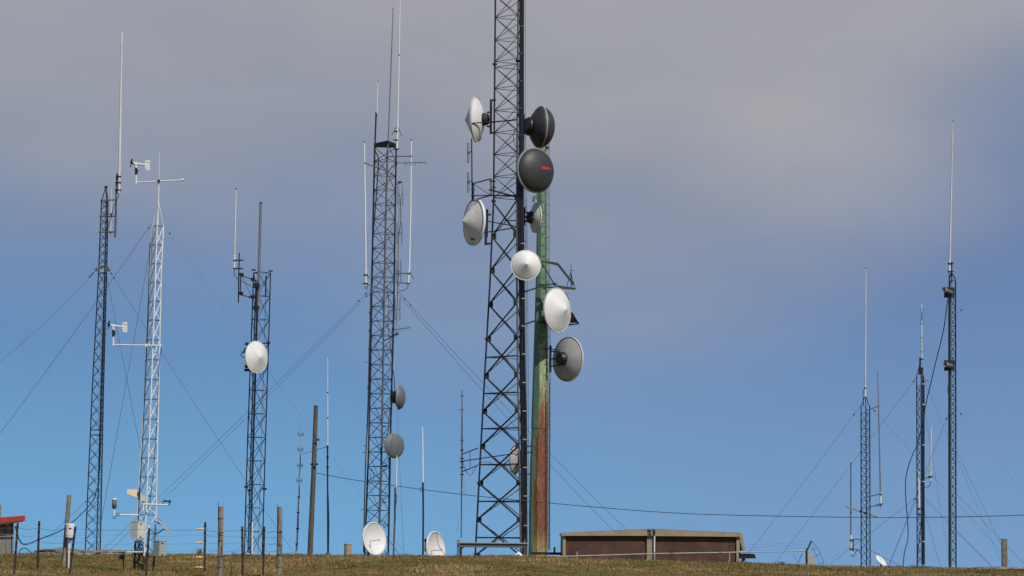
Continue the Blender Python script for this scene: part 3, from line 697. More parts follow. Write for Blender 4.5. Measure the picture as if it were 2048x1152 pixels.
# --- right hand slim masts
T6 = Tower('slim lattice mast with pointed top, leftmost of the three right hand masts', 85,
           [(812, 1722, 1731.7, 1739.4), (1130, 1722.4, 1733.3, 1740.4)], 'navy_steel', 1.9, name='lattice_mast')
T6.braces(steps(826, 1128, 16), 'N', 'navy_steel', .8, hpx=.75)
k6 = mpp(85); mb = MB()
for i in range(3): mb.path([T6.legpt(i, 812), T6.legpt(i, 806) * .6 + P(1730.8, 806, 85) * .4, P(1730.8 + (i - 1) * 2, 794, 85)], 1.7 * k6 / 2)
mb.build('top_pyramid', 'navy_steel', T6.o)
MB().tube(P(1692, 1013, 84.3), P(1758.5, 1035, 85.5), 3.0 * k6 / 2, n=8).build('cross_pipe', 'galvanised', T6.o)
m = MB().box(P(1722, 1023, 84.7), .08, .1, .08); m.box(P(1731, 1026, 84.7), .12, .1, .07); m.build('pipe_clamp', 'black', T6.o)
T7 = Tower('slim lattice mast wrapped in thick black cables, middle of the three right hand masts', 80,
           [(752, 1833.3, 1842.3, 1846.5), (1130, 1834.2, 1844, 1848)], 'navy_steel', 1.9, name='lattice_mast')
T7.braces(steps(772, 1128, 18), 'X', 'navy_steel', .7, hpx=.75)
k7 = mpp(80); mb = MB()
for i in range(3): mb.path([T7.legpt(i, 752), P(1838 + i * 1.5, 735, 80), P(1841.5, 716, 80)], 1.7 * k7 / 2)
mb.build('top_pyramid', 'navy_steel', T7.o)
for q in range(4): MB().path(curve([P(1843 + q * .8, 740, 79.7), P(1845 + q * 1.1, 775, 79.6), P(1845 + q * 1.1, 940, 79.6), P(1845.7 + q * 1.1, 1128, 79.6)]), 1.8 * k7 / 2).build('feeder_cable', 'black_cable', T7.o)
for y in (768, 809, 890, 963, 1083): MB().box(P(1847, y, 79.5), 4 * k7, .05, 1.6 * k7).build('cable_tie', 'white_paint', T7.o)
MB().path(curve([P(1845, 1000, 79.7), P(1841, 1060, 79.7), P(1836, 1100, 79.7), P(1835, 1128, 79.7)]), 1.6 * k7 / 2).build('feeder_cable', 'black_cable', T7.o)
T8 = Tower('thin black lattice mast bearing two square plates with drums, rightmost tall mast', 78,
           [(562, 1898.6, 1901, 1911), (1132, 1899, 1901.6, 1912)], 'navy_steel', 2.4, name='lattice_mast', leg_mats=['navy_steel', 'weathered_or_lit_steel', 'navy_steel'])
T8.braces(steps(598, 1128, 18.5), 'X', 'navy_steel', .7, hpx=.8)
k8 = mpp(78); mb = MB()
mb.path(curve([T8.legpt(2, 564), P(1909.5, 556, 78), P(1904, 547, 78)]), 2.2 * k8 / 2); mb.path(curve([T8.legpt(0, 566), P(1899, 556, 78), P(1903, 546, 78)]), 2.6 * k8 / 2)
mb.tube(P(1903.5, 523, 78), P(1903.5, 566, 78), 2.6 * k8 / 2); mb.tube(P(1900, 562, 78), P(1911, 561, 78), 1.4 * k8 / 2); mb.build('top_bracket', 'navy_steel', T8.o)
MB().path(curve([P(1897.5, 600, 77.7), P(1897.5, 900, 77.7), P(1898, 1128, 77.7)]), 2.2 * k8 / 2).build('feeder_cable', 'black_cable', T8.o)
MB().path(curve([P(1898, 767, 77.7), P(1895, 775, 77.7), P(1896, 786, 77.7), P(1899, 792, 77.7)]), 1.0 * k8 / 2).build('cable_loop', 'blue_cable', T8.o)
def horn(label, cx, cy, dx, dy):
    o = thing('drum_antenna', label, 'antenna', P(cx, cy + 10, 77.8), 'drum antennas on square plates')
    MB().box(P(cx, cy, 77.7), 21 * k8, .06, 21 * k8, rz=.15).build('back_plate', 'black', o)
    a = P(cx + 5, cy + 1, 77.65); b = P(cx + dx, cy + dy, 77.35); n = b - a
    L = n.length
    MB().lathe(a, n, [(0, 0), (4.0 * k8, 0), (4.3 * k8, L * .8), (5.4 * k8, L * .82), (5.4 * k8, L), (4.6 * k8, L), (4.3 * k8, L * .93), (0, L * .93)], 24).build('drum', 'horn_grey', o)
horn('square black plate with a long pale drum, upper one on the thin black mast', 1898.5, 585, -11, -6)
horn('square black plate with a short pale drum, lower one on the thin black mast', 1898.5, 731, -8, -2)

# ------------------------------------------------------------------ rusty green pole
POLE_Y = 150; kp = mpp(POLE_Y)
pb = GP(1077, 1105, POLE_Y); pb0 = P(1076.5, 1105, POLE_Y); pb = Vector((pb0.x, pb0.y, pb.z))
o = GPO = thing('steel_pole', 'thick eight sided green steel pole, rusted red at its foot', 'pole', pb)
def octo(levels):
    m = MB(); rings = []
    for py, xl, xr in levels:
        c = P((xl + xr) / 2, py, POLE_Y); r = (xr - xl) / 2 * kp / math.cos(rad(8))
        rings.append([c + Vector((math.cos(a), math.sin(a), 0)) * r for a in [rad(37) + j * math.pi / 4 for j in range(8)]])
    for a, b in zip(rings, rings[1:]): m.add(a + b, [(j, (j + 1) % 8, (j + 1) % 8 + 8, j + 8) for j in range(8)])
    m.add(rings[-1], [tuple(range(8))]); m.add(rings[0], [tuple(range(8))[::-1]])
    return m
gl = (pb0.z - pb.z) / kp
octo([(1105 + gl, 1056.6, 1096), (1105, 1057, 1095.8), (930, 1060, 1096), (857, 1063.3, 1096)]).build('lower_section', 'rusty_green_paint', o)
octo([(857.5, 1062.3, 1096.6), (740, 1066, 1096.6), (560, 1071.5, 1094.6), (400, 1074.5, 1093.8), (288, 1076.5, 1093.2)]).build('upper_section', 'rusty_green_paint', o)
for dx in (0, 2.6): MB().path([P(1097.2 + dx, 1102, 149.5), P(1098.5 + dx, 740, 149.5), P(1096.6 + dx, 560, 149.5), P(1096 + dx, 285, 149.5)], .9 * kp / 2).build('safety_rail', 'grey_steel', o)
for py in np.arange(300, 1090, 22):
    x = interp(py, [285, 560, 740, 1102], [1093.5, 1094.5, 1096.6, 1096]); MB().path(curve([P(x - 4, py + 1, 149.4), P(x - 2, py - 1.5, 149.3), P(x + 2.5, py - 1.5, 149.3), P(x + 3, py + .5, 149.4)], 4), 1.0 * kp / 2, 5).build('step_hook', 'grey_steel', o)
MB().tube(P(1094.5, 293, 149.5), P(1094.5, 298, 149.5), .10, n=10).build('top_knob', 'black', o)
m = MB().tube(P(1068, 392, 149.3), P(1067, 404, 149.3), 2.5 * kp, n=8); m.tube(P(1074, 388, 149.2), P(1073, 398, 149.2), 2.2 * kp, n=8); m.build('loose_bracket', 'green_steel', o)
MB().path([P(1098.5, 765, 149.3), P(1098, 1100, 149.3)], 2.2 * kp / 2).build('feeder_cable', 'black_cable', o)
# platform frame
m = MB()
Z = 148.6
for a, b, w in (((1073, 573), (1151, 578), 3.2), ((1073, 570), (1112, 568), 2.6), ((1108, 571), (1151, 577), 2.6), ((1082, 522.5), (1115, 529.5), 2.8), ((1115, 529.5), (1148, 571), 2.6), ((1082, 524), (1110, 571), 2.6)):
    m.bar(P(*a, Z), P(*b, Z), w * kp, w * kp)
for a, b, w in (((1075, 571), (1114, 567), 2.4), ((1083, 521), (1116, 527), 2.4), ((1116, 527), (1148, 568), 2.4)): m.bar(P(*a, 150.8), P(*b, 150.8), w * kp, w * kp)
for q in ((1150, 577), (1115, 529), (1110, 571)): m.bar(P(*q, Z), P(q[0], q[1] - 1.5, 150.8), 2.2 * kp, 2.2 * kp)
m.build('side_frame', 'dark_green_steel', o)
m = MB()
for a, b, w in (((1143, 625), (1157, 648), 2.6), ((1138, 650), (1157, 647), 3), ((1132, 634), (1156, 646), 1.6), ((1090, 640), (1140, 648), 3), ((1075, 645), (1100, 640), 3)): m.bar(P(*a, 149.2), P(*b, 149.6), w * kp, w * kp)
m.prism([(1141, 628), (1147, 628), (1155, 645), (1140, 646)], 149.5, .03); m.build('lower_bracket', 'dark_steel', o)
o = thing('whip_antenna', 'short dark whip antenna at the outer corner of the green pole frame', 'antenna', P(1142, 573, 148.8))
m = MB().tube(P(1142.5, 573, 148.8), P(1142.2, 545, 148.8), 2.2 * kp / 2); m.tube(P(1142.2, 545, 148.8), P(1142, 527, 148.8), 1.0 * kp / 2); m.build('rod', 'dark_steel', o)
m = MB().tube(P(1134, 572, 148.8), P(1141, 545, 148.8), 1.3 * kp / 2); m.tube(P(1149, 573, 148.8), P(1142, 547, 148.8), 1.3 * kp / 2); m.tube(P(1139, 541, 148.8), P(1147, 541.5, 148.8), 1.1 * kp / 2); m.build('stay', 'dark_steel', o)

# ------------------------------------------------------------------ dishes
o_face = {}
def dish(label, px, py, Y, r_px, az, kind, L_px, mats, depth_px=None, shroud_px=0, el=0.0, mount=None, struts=(), hub=.28, group=None, name='microwave_dish', feed=False, mount_mat='dark_steel', rim_w=.035):
    k = mpp(Y); R = r_px * k; L = L_px * k; dp = (depth_px if depth_px else r_px * .36) * k; S = shroud_px * k
    a = rad(az); e = rad(el); n = Vector((math.sin(a) * math.cos(e), -math.cos(a) * math.cos(e), math.sin(e)))
    c = P(px, py, Y)
    back, front, rim = mats
    u, v, n = frame(n)
    base = mount if mount is not None else c - n * (dp + .3)
    o = thing(name, label, 'dish', base, group)
    prof = [(R * t, -S - dp * (1 - t * t)) for t in (hub * .5, hub, hub + .1, .6, .72, .83, .92, 1.0)]
    prof = [(p if p[0] > 0 else (0.001, p[1])) for p in prof]
    if S: prof.append((R, 0))
    if kind == 'open':
        prof += [(R * t, -S - dp * (1 - t * t) + .02 + .01 * (1 - t)) for t in (.985, .92, .82, .7, .55, .4, .2, .0)]
    refl = MB().lathe(c, n, prof, 48).build('reflector', back, o); face = refl
    if kind == 'cone':
        face = MB().lathe(c, n, [(R, 0), (R * .97, R * .03)] + [(R * t, R * .03 + (L - R * .03) * (1 - t) ** 1.06) for t in (.9, .75, .6, .45, .3, .18, .1, .05, .02)] + [(0, L * .985)], 56).build('radome', front, o)
    elif kind == 'dome':
        face = MB().lathe(c, n, [(R * math.cos(q), L * math.sin(q)) for q in [j * math.pi / 2 / 14 for j in range(15)]], 56).build('radome', front, o)
    elif kind == 'flat':
        MB().lathe(c, n, [(R, 0), (R * .6, L * .6), (0, L)], 48).build('radome', front, o)
    w = R * rim_w
    MB().lathe(c, n, [(R - w * .3, -w), (R + w * .8, -w), (R + w * .8, w), (R - w * .3, w * 1.2)], 56, smooth=False, close=True).build('rim', rim, refl)
    h0 = c - n * (S + dp)
    m = MB().lathe(h0, n, [(0.001, -.42 * R * .5), (R * hub * .8, -.42 * R * .5), (R * hub, -.05 * R), (R * hub, .04 * R), (0.001, .04 * R)], 28, smooth=False)
    m.build('hub', mount_mat if name == 'microwave_dish' else back, o)
    if mount is not None:
        m = MB(); q = h0 - n * R * .15; mt = Vector(mount)
        zt = Vector((0, 0, 1))
        for s in (-1, 1): m.tube(q + zt * s * R * .3, Vector((mt.x, mt.y, q.z + s * R * .34)), .035 + R * .012)
        m.tube(Vector((mt.x, mt.y, q.z - R * .62)), Vector((mt.x, mt.y, q.z + R * .62)), .05 + R * .012, n=10)
        m.tube(q, Vector((mt.x, mt.y, q.z)), .05); m.build('mount_bracket', mount_mat, o)
    for (t, end) in struts:
        st = c + u * (math.cos(rad(t)) * R * .98) + v * (math.sin(rad(t)) * R * .98) - n * .02
        MB().tube(st, end, .035).build('stay_strut', mount_mat, o)
    o_face[o.name] = face
    return o, c, (u, v, n), R, L
def surf_patch(c, fr, R, L, kind, quads, name, mt, parent):
    u, v, n = fr; m = MB()
    if v.z < 0: v = -v
    sgn = 1 if u.dot(RT) > 0 else -1
    for q in quads:
        G = 6; vs = []
        for a in range(G + 1):
            for b in range(G + 1):
                s, t = a / G, b / G
                x = (q[0][0] * (1 - s) + q[1][0] * s) * (1 - t) + (q[3][0] * (1 - s) + q[2][0] * s) * t
                y = (q[0][1] * (1 - s) + q[1][1] * s) * (1 - t) + (q[3][1] * (1 - s) + q[2][1] * s) * t
                rr_ = min(.999, math.hypot(x, y)); h = L * math.sqrt(1 - rr_ * rr_) if kind == 'dome' else R * .03 + (L - R * .03) * (1 - rr_) ** 1.06
                vs.append(c + u * sgn * x * R + v * y * R + n * (h + .012))
        m.add(vs, [(a * (G + 1) + b, (a + 1) * (G + 1) + b, (a + 1) * (G + 1) + b + 1, a * (G + 1) + b + 1) for a in range(G) for b in range(G)], True)
    return m.build(name, mt, parent)

W = ('radome_white', 'radome_white', 'rim_light')
cream = ('radome_cream', 'radome_cream', 'rim_light')
TL = lambda py: T5.legpt(0, py)
def near(p, dx=0, dy=0, dz=0): return Vector((p.x + dx, p.y + dy, p.z + dz))
dish('white cone fronted dish pointing left, upper one on the biggest tower', 953, 239, 140, 46, -104, 'cone', 25, ('radome_white', 'radome_cream', 'rim_light'), 15, mount=P(982, 239, 140), struts=((0, P(1034, 239, 139.4)), (200, P(1034, 240, 140.6))))
dB = dish('white cone fronted dish pointing left, lower one on the biggest tower', 948.5, 444.5, 139.6, 46, -63, 'cone', 27, ('radome_white', 'radome_cream', 'radome_white'), 13, mount=P(974, 444, 140), struts=((20, P(1033, 453, 139.4)), (-30, P(1033, 455, 140.2))), rim_w=.05)
surf_patch(dB[1], dB[2], dB[3], dB[4], 'cone', [[(.02 + i * .07, -.80 - .012 * i), (.075 + i * .07, -.80 - .012 * i), (.075 + i * .07, -.72 - .012 * i), (.02 + i * .07, -.72 - .012 * i)] for i in range(4)], 'printed_mark', 'dark_print', o_face[dB[0].name])
dish('dark grey drum dish seen from behind, highest dish beside the green pole', 1080.5, 254.5, 140.6, 42, 109, 'dome', 28, ('radome_dark', 'radome_dark', 'rim_dull'), 20, 4, mount=P(1047, 252, 140.5), struts=((170, P(1046, 236, 140.3)),), hub=.45, mount_mat='black')
dD = dish('big dark dome dish with a red lightning mark facing right', 1070.5, 340.5, 139, 44.5, 36, 'dome', 21, ('radome_dark', 'radome_dark', 'rim_dull'), 15, 4, mount=P(1047, 342, 140.3), mount_mat='black', rim_w=.05)
surf_patch(dD[1], dD[2], dD[3], dD[4], 'dome',
           [[(-.14, .085), (.10, .075), (.10, .105), (-.02, .10)], [(.04, .09), (.22, .055), (.34, .11), (.12, .135)], [(.0, .02), (.14, .01), (.30, .085), (.10, .095)],
            [(.14, .0), (.24, -.01), (.40, .05), (.22, .07)], [(.26, .06), (.46, .03), (.58, .08), (.34, .10)], [(.24, .09), (.40, .085), (.47, .125), (.28, .12)], [(.40, .055), (.56, .035), (.62, .07), (.50, .085)]], 'red_emblem', 'red_mark', o_face[dD[0].name])
dish('smaller grey dish seen from behind, tucked between the biggest tower and the green pole', 1071.5, 435.5, 141, 30, 111, 'cone', 14, ('radome_white', 'radome_cream', 'rim_light'), 11, mount=P(1049, 436, 140.6), struts=((185, P(1010, 441, 140)),), hub=.42, mount_mat='dark_steel')
dish('round white dish facing the camera, between the biggest tower and green pole', 1051.6, 530.5, 138, 30, 7, 'cone', 22, ('radome_white', 'radome_white', 'radome_white'), 10, mount=P(1044, 531, 139.4))
dish('white cone fronted dish facing right on the green pole below its frame', 1114.5, 620, 148.2, 44, 52, 'cone', 24, ('radome_white', 'radome_white', 'rim_light'), 14, mount=P(1090, 612, 149.2))
dish('grey dish seen from behind, lowest on the green pole', 1136, 718.5, 149.5, 44, 130, 'open', 8, ('dish_back_grey', 'dish_back_grey', 'rim_light'), 15, mount=P(1101, 716, 149.4), struts=((150, P(1086, 697, 149.2)),), hub=.31, mount_mat='black')
dish('pale dish half hidden behind the biggest tower near its foot', 1030, 920, 141.5, 28, -112, 'open', 8, ('dish_back_grey', 'dish_back_grey', 'rim_dull'), 10, mount=P(1042, 922, 141))
dish('small grey domed dish seen edge on, upper of two on the flat topped tower', 797.5, 794.5, 119.8, 24.5, 82, 'dome', 13, ('radome_grey', 'radome_grey', 'rim_dull'), 9, mount=P(783, 793, 119.9), hub=.5)
dG = dish('small grey dish with a tiny red mark, lower of two on the flat topped tower', 788.5, 891.5, 119.2, 24.5, 40, 'dome', 8, ('radome_grey', 'radome_grey', 'rim_dull'), 8, mount=P(778, 890, 119.9))
surf_patch(dG[1], dG[2], dG[3], dG[4], 'dome', [[(.12, .02), (.30, .02), (.30, .09), (.12, .09)], [(.32, .03), (.42, .03), (.42, .08), (.32, .08)]], 'red_emblem', 'red_mark', o_face[dG[0].name])
dish('white cone fronted dish on the slim dark tower', 512.6, 714, 108.6, 31.5, 53, 'cone', 14, ('radome_white', 'radome_white', 'radome_white'), 10, mount=P(499, 714, 109.4), mount_mat='black')
def ground_dish(label, px, py, Y, r, az, el, arm):
    o, c, fr, R, L = dish(label, px, py, Y, r, az, 'open', 6, ('radome_white', 'radome_white', 'radome_white'), r * .30, el=el, name='satellite_dish', rim_w=.045)
    u, v, n = fr
    g = c - n * (r * .5 * mpp(Y)); g0 = Vector((g.x, g.y, ground(g.x, g.y) - .1))
    MB().tube(g0, g, .05, n=10).build('pedestal', 'dark_steel', o)
    pts = [P(x, y, Y - d) for x, y, d in arm]; MB().path(pts, .012).build('feed_arm', 'weathered_or_lit_steel', o)
    MB().tube(pts[-1], pts[-1] + (pts[-1] - pts[-2]).normalized() * .06, .02).build('feed_horn', 'dark_steel', o)
ground_dish('large white satellite dish standing on the ground in front of the flat topped tower', 748.6, 1077.5, 96, 32, 49, 8, [(742, 1098, .0), (740, 1082, .25), (757, 1080, .5)])
ground_dish('white satellite dish half sunk behind the crest, beside the mast with the cable loop', 871.5, 1098, 96, 34, 61, 6, [(864, 1108, .0), (863, 1101, .25), (882, 1100, .5)])
o = thing('equipment_rack', 'small black bracket box behind the half sunk white satellite dish', 'equipment', GP(853, 1106, 97))
m = MB().box(P(851, 1090, 97), 3 * .02, .2, 26 * .02); m.box(P(856, 1090, 97.1), 5 * .02, .25, 20 * .02); m.box(P(852, 1081, 97), 10 * .02, .2, 3 * .02); m.build('rack', 'black', o)
o, c, fr, R, L = dish('little white dish tilted up out of the grass right of the leftmost right hand mast', 1762, 1121, 84, 13, 50, 'flat', 2, ('radome_white', 'radome_white', 'radome_white'), 3.5, el=40, name='satellite_dish')
MB().tube(Vector((c.x, c.y, ground(c.x, c.y) - .1)), c, .03).build('pedestal', 'dark_steel', o)

# ------------------------------------------------------------------ rod antennas
def whip(label, Y, pts, widths, mt='fibreglass', sleeve=None, clamps=(), cap=True, arms=(), cap_mat='dark_print', group=None, name='rod_antenna', radials=(), cable=None, pole=None, arm_w=2.4, clamp_mat='black', cable_w=1.3, joints=()):
    k = mpp(Y); q = [P(x, y, Y) for x, y in pts]
    o = thing(name, label, 'antenna', q[-1], group)
    rod_ = MB().path(q, [w * k / 2 for w in widths], 10).build('rod', mt, o)
    if cap: MB().tube(q[0], q[0] + Vector((0, 0, 2.2 * k)), widths[0] * 1.25 * k / 2, n=8).build('tip_cap', cap_mat, rod_)
    if sleeve: MB().tube(P(*sleeve[0], Y), P(*sleeve[1], Y), sleeve[2] * k / 2, n=10).build('base_sleeve', sleeve[3] if len(sleeve) > 3 else 'white_paint', o)
    for x, y, w in clamps: MB().bar(P(x - w / 2, y, Y - .02), P(x + w / 2, y, Y - .02), .06 + 2 * k, 2.2 * k).build('clamp', clamp_mat, o)
    for x, y, w in joints: MB().tube(P(x, y - 1.2, Y), P(x, y + 1.2, Y), w * k / 2, n=10).build('joint_collar', 'dark_steel', o)
    for a in arms:
        (x0, y0), (x1, y1) = a[0], a[1]; w = a[2] if len(a) > 2 else arm_w
        MB().tube(P(x0, y0, Y - .03), P(x1, y1, Y + (a[3] if len(a) > 3 else 0)), w * k / 2).build('mount_arm', 'weathered_or_lit_steel', o)
    for a, b in radials: MB().tube(P(*a, Y), P(*b, Y - .1), 1.2 * k / 2).build('radial', 'dark_steel', o)
    if pole: MB().path([P(x, y, Y + .06) for x, y in pole[0]], pole[1] * k / 2, 8).build('support_pole', pole[2] if len(pole) > 2 else 'weathered_or_lit_steel', o)
    if cable: MB().path(curve([P(x, y, Y) for x, y in cable]), cable_w * k / 2).build('cable', 'black_cable', o)
    return o
def ground_pole(o, pts, Y, w, mt='dark_steel'):
    q = [P(x, y, Y) for x, y in pts]; g = GP(pts[-1][0], pts[-1][1], Y); q[-1] = Vector((q[-1].x, q[-1].y, g.z))
    MB().path(q, w * mpp(Y) / 2, 8).build('support_pole', mt, o)

whip('very thick tall white antenna rising above the dark tapered tower at far left', 94.5, [(243.8, 65), (241, 220), (238, 386)], (3.6, 5, 5.8), clamps=((237, 353, 10), (236.5, 365, 11), (236, 380, 12)), cap=False,
     pole=([(234, 347), (232.3, 400), (230.3, 475)], 4.2), cable=[(237.8, 385), (236, 395), (228, 412), (224, 430), (219, 445), (212, 470)])
whip('thin pale rod antenna clamped beside the top of the dark tapered tower', 94.6, [(222.8, 377), (222, 428), (221.4, 468)], (1.2, 2.2, 2.6), cap=False, clamps=((222, 428, 4), (221.5, 464, 4)))
whip('slender white rod antenna on the stand off arms left of the slim dark tower', 109.4, [(472, 379), (470.5, 450), (469, 518)], (2.8, 3.2, 3.2), sleeve=((469.3, 510), (468.6, 539), 4, 'white_paint'), clamps=((477, 520.5, 19), (476, 537, 19)),
     arms=(((479, 550), (508, 559.5), 3.2), ((477.5, 588), (506, 596), 3.2), ((484, 552), (502, 591), 1.4)), pole=([(478.8, 506), (477.5, 550), (476.8, 606)], 2.4, 'dark_steel'),
     cable=[(468.8, 539), (470, 552), (482, 562), (498, 570), (507, 577)])
m = whip('thick plain grey pole antenna standing in the top of the slim dark tower', 109.3, [(521.5, 407), (519, 510), (516.3, 614)], (5, 5.6, 5.6), 'grey_fibreglass', cap=True, clamps=((513, 571, 13), (513, 615, 14)), cap_mat='dark_steel')
m = MB().box(P(482, 548.5, 109.3), 10 * k3, .2, 4.5 * k3); m.box(P(481, 586, 109.3), 10 * k3, .2, 4.5 * k3); m.tube(P(481.5, 552, 109.3), P(480.5, 586, 109.3), 1.2 * k3); m.build('arm_bracket', 'black', T3.o); m = MB().box(P(506, 559, 109.3), 8 * k3, .2, 6 * k3); m.box(P(505, 594, 109.3), 8 * k3, .2, 6 * k3)
m.build('arm_bracket', 'black', T3.o); m = MB().box(P(513, 571, 109.1), 11 * k3, .3, 9 * k3); m.box(P(512, 616, 109.1), 10 * k3, .3, 8 * k3); m.tube(P(512.7, 571, 109.1), P(512.2, 616, 109.1), 1.6 * k3)
m.build('arm_bracket', 'black', T3.o)
m = MB()
for x, y, w, h in ((494, 688, 7, 5), (491.5, 699, 6, 5), (490, 704, 8, 4), (494, 740, 10, 5), (492, 733, 5, 4), (495, 715, 5, 42)): m.box(P(x, y, 109), w * k3, .2, h * k3)
m.path(curve([P(489, 702, 109), P(484, 706, 109), P(483, 712, 109), P(486, 715, 109), P(491, 712, 109)]), .02); m.build('dish_bracket', 'black', T3.o)
whip('short bright white stick antenna inside the foot of the slim dark tower', 107, [(504.8, 1044), (504, 1107)], (3, 3.2), 'white_paint', cap=False, cable=[(504, 1098), (500, 1103), (497, 1106)])

# tower B rods
whip('short white whip on a black upright at the left of the flat top plate', 119.6, [(755.8, 164), (753.6, 226)], (1.4, 2.2), 'white_paint', pole=([(752.4, 223), (749.8, 292)], 3.2, 'black'), clamps=((752.3, 231, 4), (752, 236, 3)))
whip('tall thin grey whip rising from the middle of the flat top plate', 120, [(786.2, 18), (783, 110), (776.3, 287)], (1.6, 2.4, 2.6), 'grey_fibreglass')
whip('tallest thin white whip at the right of the flat top plate, leaving the frame', 119.6, [(800.5, -30), (798.3, 110), (794.8, 262)], (2.2, 2.6, 3.2), 'white_paint', cap=False, sleeve=((795, 250), (793.8, 300), 4.6), radials=(((794.6, 251), (783, 271)), ((795, 251), (803.5, 272))), clamps=((792, 263, 8), (791.5, 280, 9), (793, 298, 10)), joints=((798.3, 110, 3),))
whip('long white rod antenna hanging beside the left leg of the flat topped tower', 119.3, [(728.5, 285), (730.5, 410), (731.8, 540)], (2.8, 3.2, 3.4), 'white_paint', sleeve=((731.8, 536), (731.8, 572), 4.4), clamps=((730.5, 550, 9), (730.5, 567, 10)), arms=(((727.5, 325), (748, 333)), ((748, 333), (771, 341)), ((733, 568), (768, 580)), ((738, 553), (756, 556))), radials=(((732, 541), (737, 558)),), cable=[(731, 572), (731.5, 577), (734.5, 577), (735, 569)])
whip('long white rod antenna on three arms off the right leg of the flat topped tower', 119.3, [(822.7, 281), (821.3, 420), (818.6, 540)], (2.8, 3.2, 3.4), 'white_paint', sleeve=((818.8, 534), (816.6, 567), 4.4), clamps=((817.5, 547, 7), (816.5, 567, 8)), arms=(((825, 312), (770, 313.5)), ((818, 547), (790, 546)), ((817, 567), (770, 563))), radials=(((820, 542), (827.5, 558)),), cable=[(816.5, 569), (814, 577), (806, 581), (798, 582)])
def yagi(label, Y, a, b, els, e0):
    k = mpp(Y); A, B = P(*a, Y), P(*b, Y)
    o = thing('yagi_antenna', label, 'antenna', A, 'small yagi antennas on the flat topped tower')
    MB().tube(A, B, 1.7 * k / 2).build('boom', 'weathered_or_lit_steel', o)
    for x, up_, dn in els:
        y = a[1] + (b[1] - a[1]) * (x - a[0]) / (b[0] - a[0]); MB().tube(P(x, y - up_, Y), P(x, y + dn, Y), .9 * k / 2, n=5).build('element', 'grey_steel', o)
    MB().box(A, 5 * k, .12, 7 * k).build('clamp', 'dark_steel', o)
yagi('upper small yagi antenna sticking out right from the flat topped tower', 119.2, (792, 326), (852.5, 325), [(809.5, 7, 7), (813.5, 3, 6), (819, 4, 4), (830.5, 3, 6), (839.5, 5, 6), (851.5, 5, 6)], 7)
yagi('lower small yagi antenna sticking out right from the flat topped tower', 119.2, (786, 659.5), (821, 655), [(799.5, 7, 7), (804, 6, 7), (809, 5, 6), (814.5, 5, 6), (820, 4, 6)], 6)
def dipole_array(label, Y, mast, widths, dip, clamps=(), base_ground=False, arms=(), mt='galvanised', loop=None, group=None):
    k = mpp(Y); q = [P(x, y, Y) for x, y in mast]
    if base_ground: g = GP(mast[-1][0], mast[-1][1], Y); q[-1] = Vector((q[-1].x, q[-1].y, g.z))
    o = thing('dipole_antenna', label, 'antenna', q[-1], group)
    MB().path(q, [w * k / 2 for w in widths], 8).build('mast', mt, o)
    for x, y, side, h in dip:        # folded dipole on a short arm
        m = MB()
        for s in ((-1, 1) if side == 0 else (side,)):
            m.path(curve([P(x, y + 2, Y), P(x + s * 2, y + 1, Y - .02), P(x + s * 4, y - 1.5, Y - .02)], 4), 1.3 * k / 2, 5)
            if h: m.path([P(x + s * 4, y - h, Y), P(x + s * 4, y + h, Y), P(x + s * 5.4, y + h, Y), P(x + s * 5.4, y - h, Y), P(x + s * 4, y - h, Y)], .6 * k / 2, 4)
        m.build('dipole', 'dark_steel', o)
    for x, y, w in clamps: MB().bar(P(x - w / 2, y, Y - .03), P(x + w / 2, y, Y - .03), .08, 2 * k).build('clamp', 'black', o)
    for a, b, w in arms: MB().tube(P(*a, Y - .03), P(*b, Y + .3), w * k / 2).build('mount_arm', 'dark_steel', o)
    if loop: MB().path(curve([P(x, y, Y - .05) for x, y in loop]), 1.1 * k / 2).build('cable', 'black_cable', o)
    return o
dipole_array('pale dipole array mast strapped to the right leg of the flat topped tower', 119.4, [(800.5, 362), (800, 400), (797.5, 500), (796, 600), (793.2, 676)], (2, 3.2, 3.6, 3.8, 4), [(800.5, 391, 0, 20), (798.8, 466, 0, 22), (797, 542, 0, 22), (795, 619, 0, 22)], ((800, 364, 10), (794, 668, 8)), arms=(((800, 365), (791, 370), 1.6), ((793, 668), (768, 682), 2.0)), loop=[(801.5, 395), (801.5, 440), (798, 470), (796, 500), (796.5, 545), (793, 640)])
dipole_array('thin banded dipole mast left of the leaning wooden pole', 92, [(602, 855), (600.3, 930), (597, 1010), (592.5, 1106)], (1.6, 2.6, 3.2, 4.2), [(601.5, 869, 0, 4), (600.8, 899, 0, 4), (600, 931, 0, 4), (598.6, 961, 0, 4)], ((597.5, 994, 6), (596.3, 1025, 6), (595.4, 1057, 7), (593.5, 1088, 6)), True, loop=[(600, 900), (601, 930), (598, 955), (599, 990), (595.5, 1020), (597, 1050), (593, 1100)])
o = dipole_array('dipole mast on stand off arms left of the biggest tower', 137.5, [(924, 780), (924, 860), (924, 940), (923, 1000), (922.5, 1076)], (1.6, 3.2, 3.4, 2.6, 2.2), [(923.6, 819, 0, 0), (923.6, 881, 0, 0), (924.2, 791, 0, 0)], ((924, 900, 8), (924, 917, 8), (924, 935, 8), (924, 949, 8), (924, 923, 10)),
                 arms=(((925, 908), (956, 896), 2.6), ((925, 943), (955, 931), 2.6), ((919, 923), (1030, 907), 2.4), ((940, 904), (940, 934), 1.2)), mt='weathered_or_lit_steel', loop=[(926, 925), (931, 940), (938, 950), (943, 949), (950, 938), (957, 928), (968, 924), (985, 926)])
m = MB()
for x, y, s in ((923, 981, 1), (922.5, 1047, -1)):
    m.tube(P(x, y, 137.4), P(x + s * 8, y, 137.4), 2 * k5 / 2)
    for d in (5, 8): m.tube(P(x + s * d, y - 18, 137.4), P(x + s * d, y + 17, 137.4), .6 * k5 / 2)
m.build('dipole', 'galvanised', o)
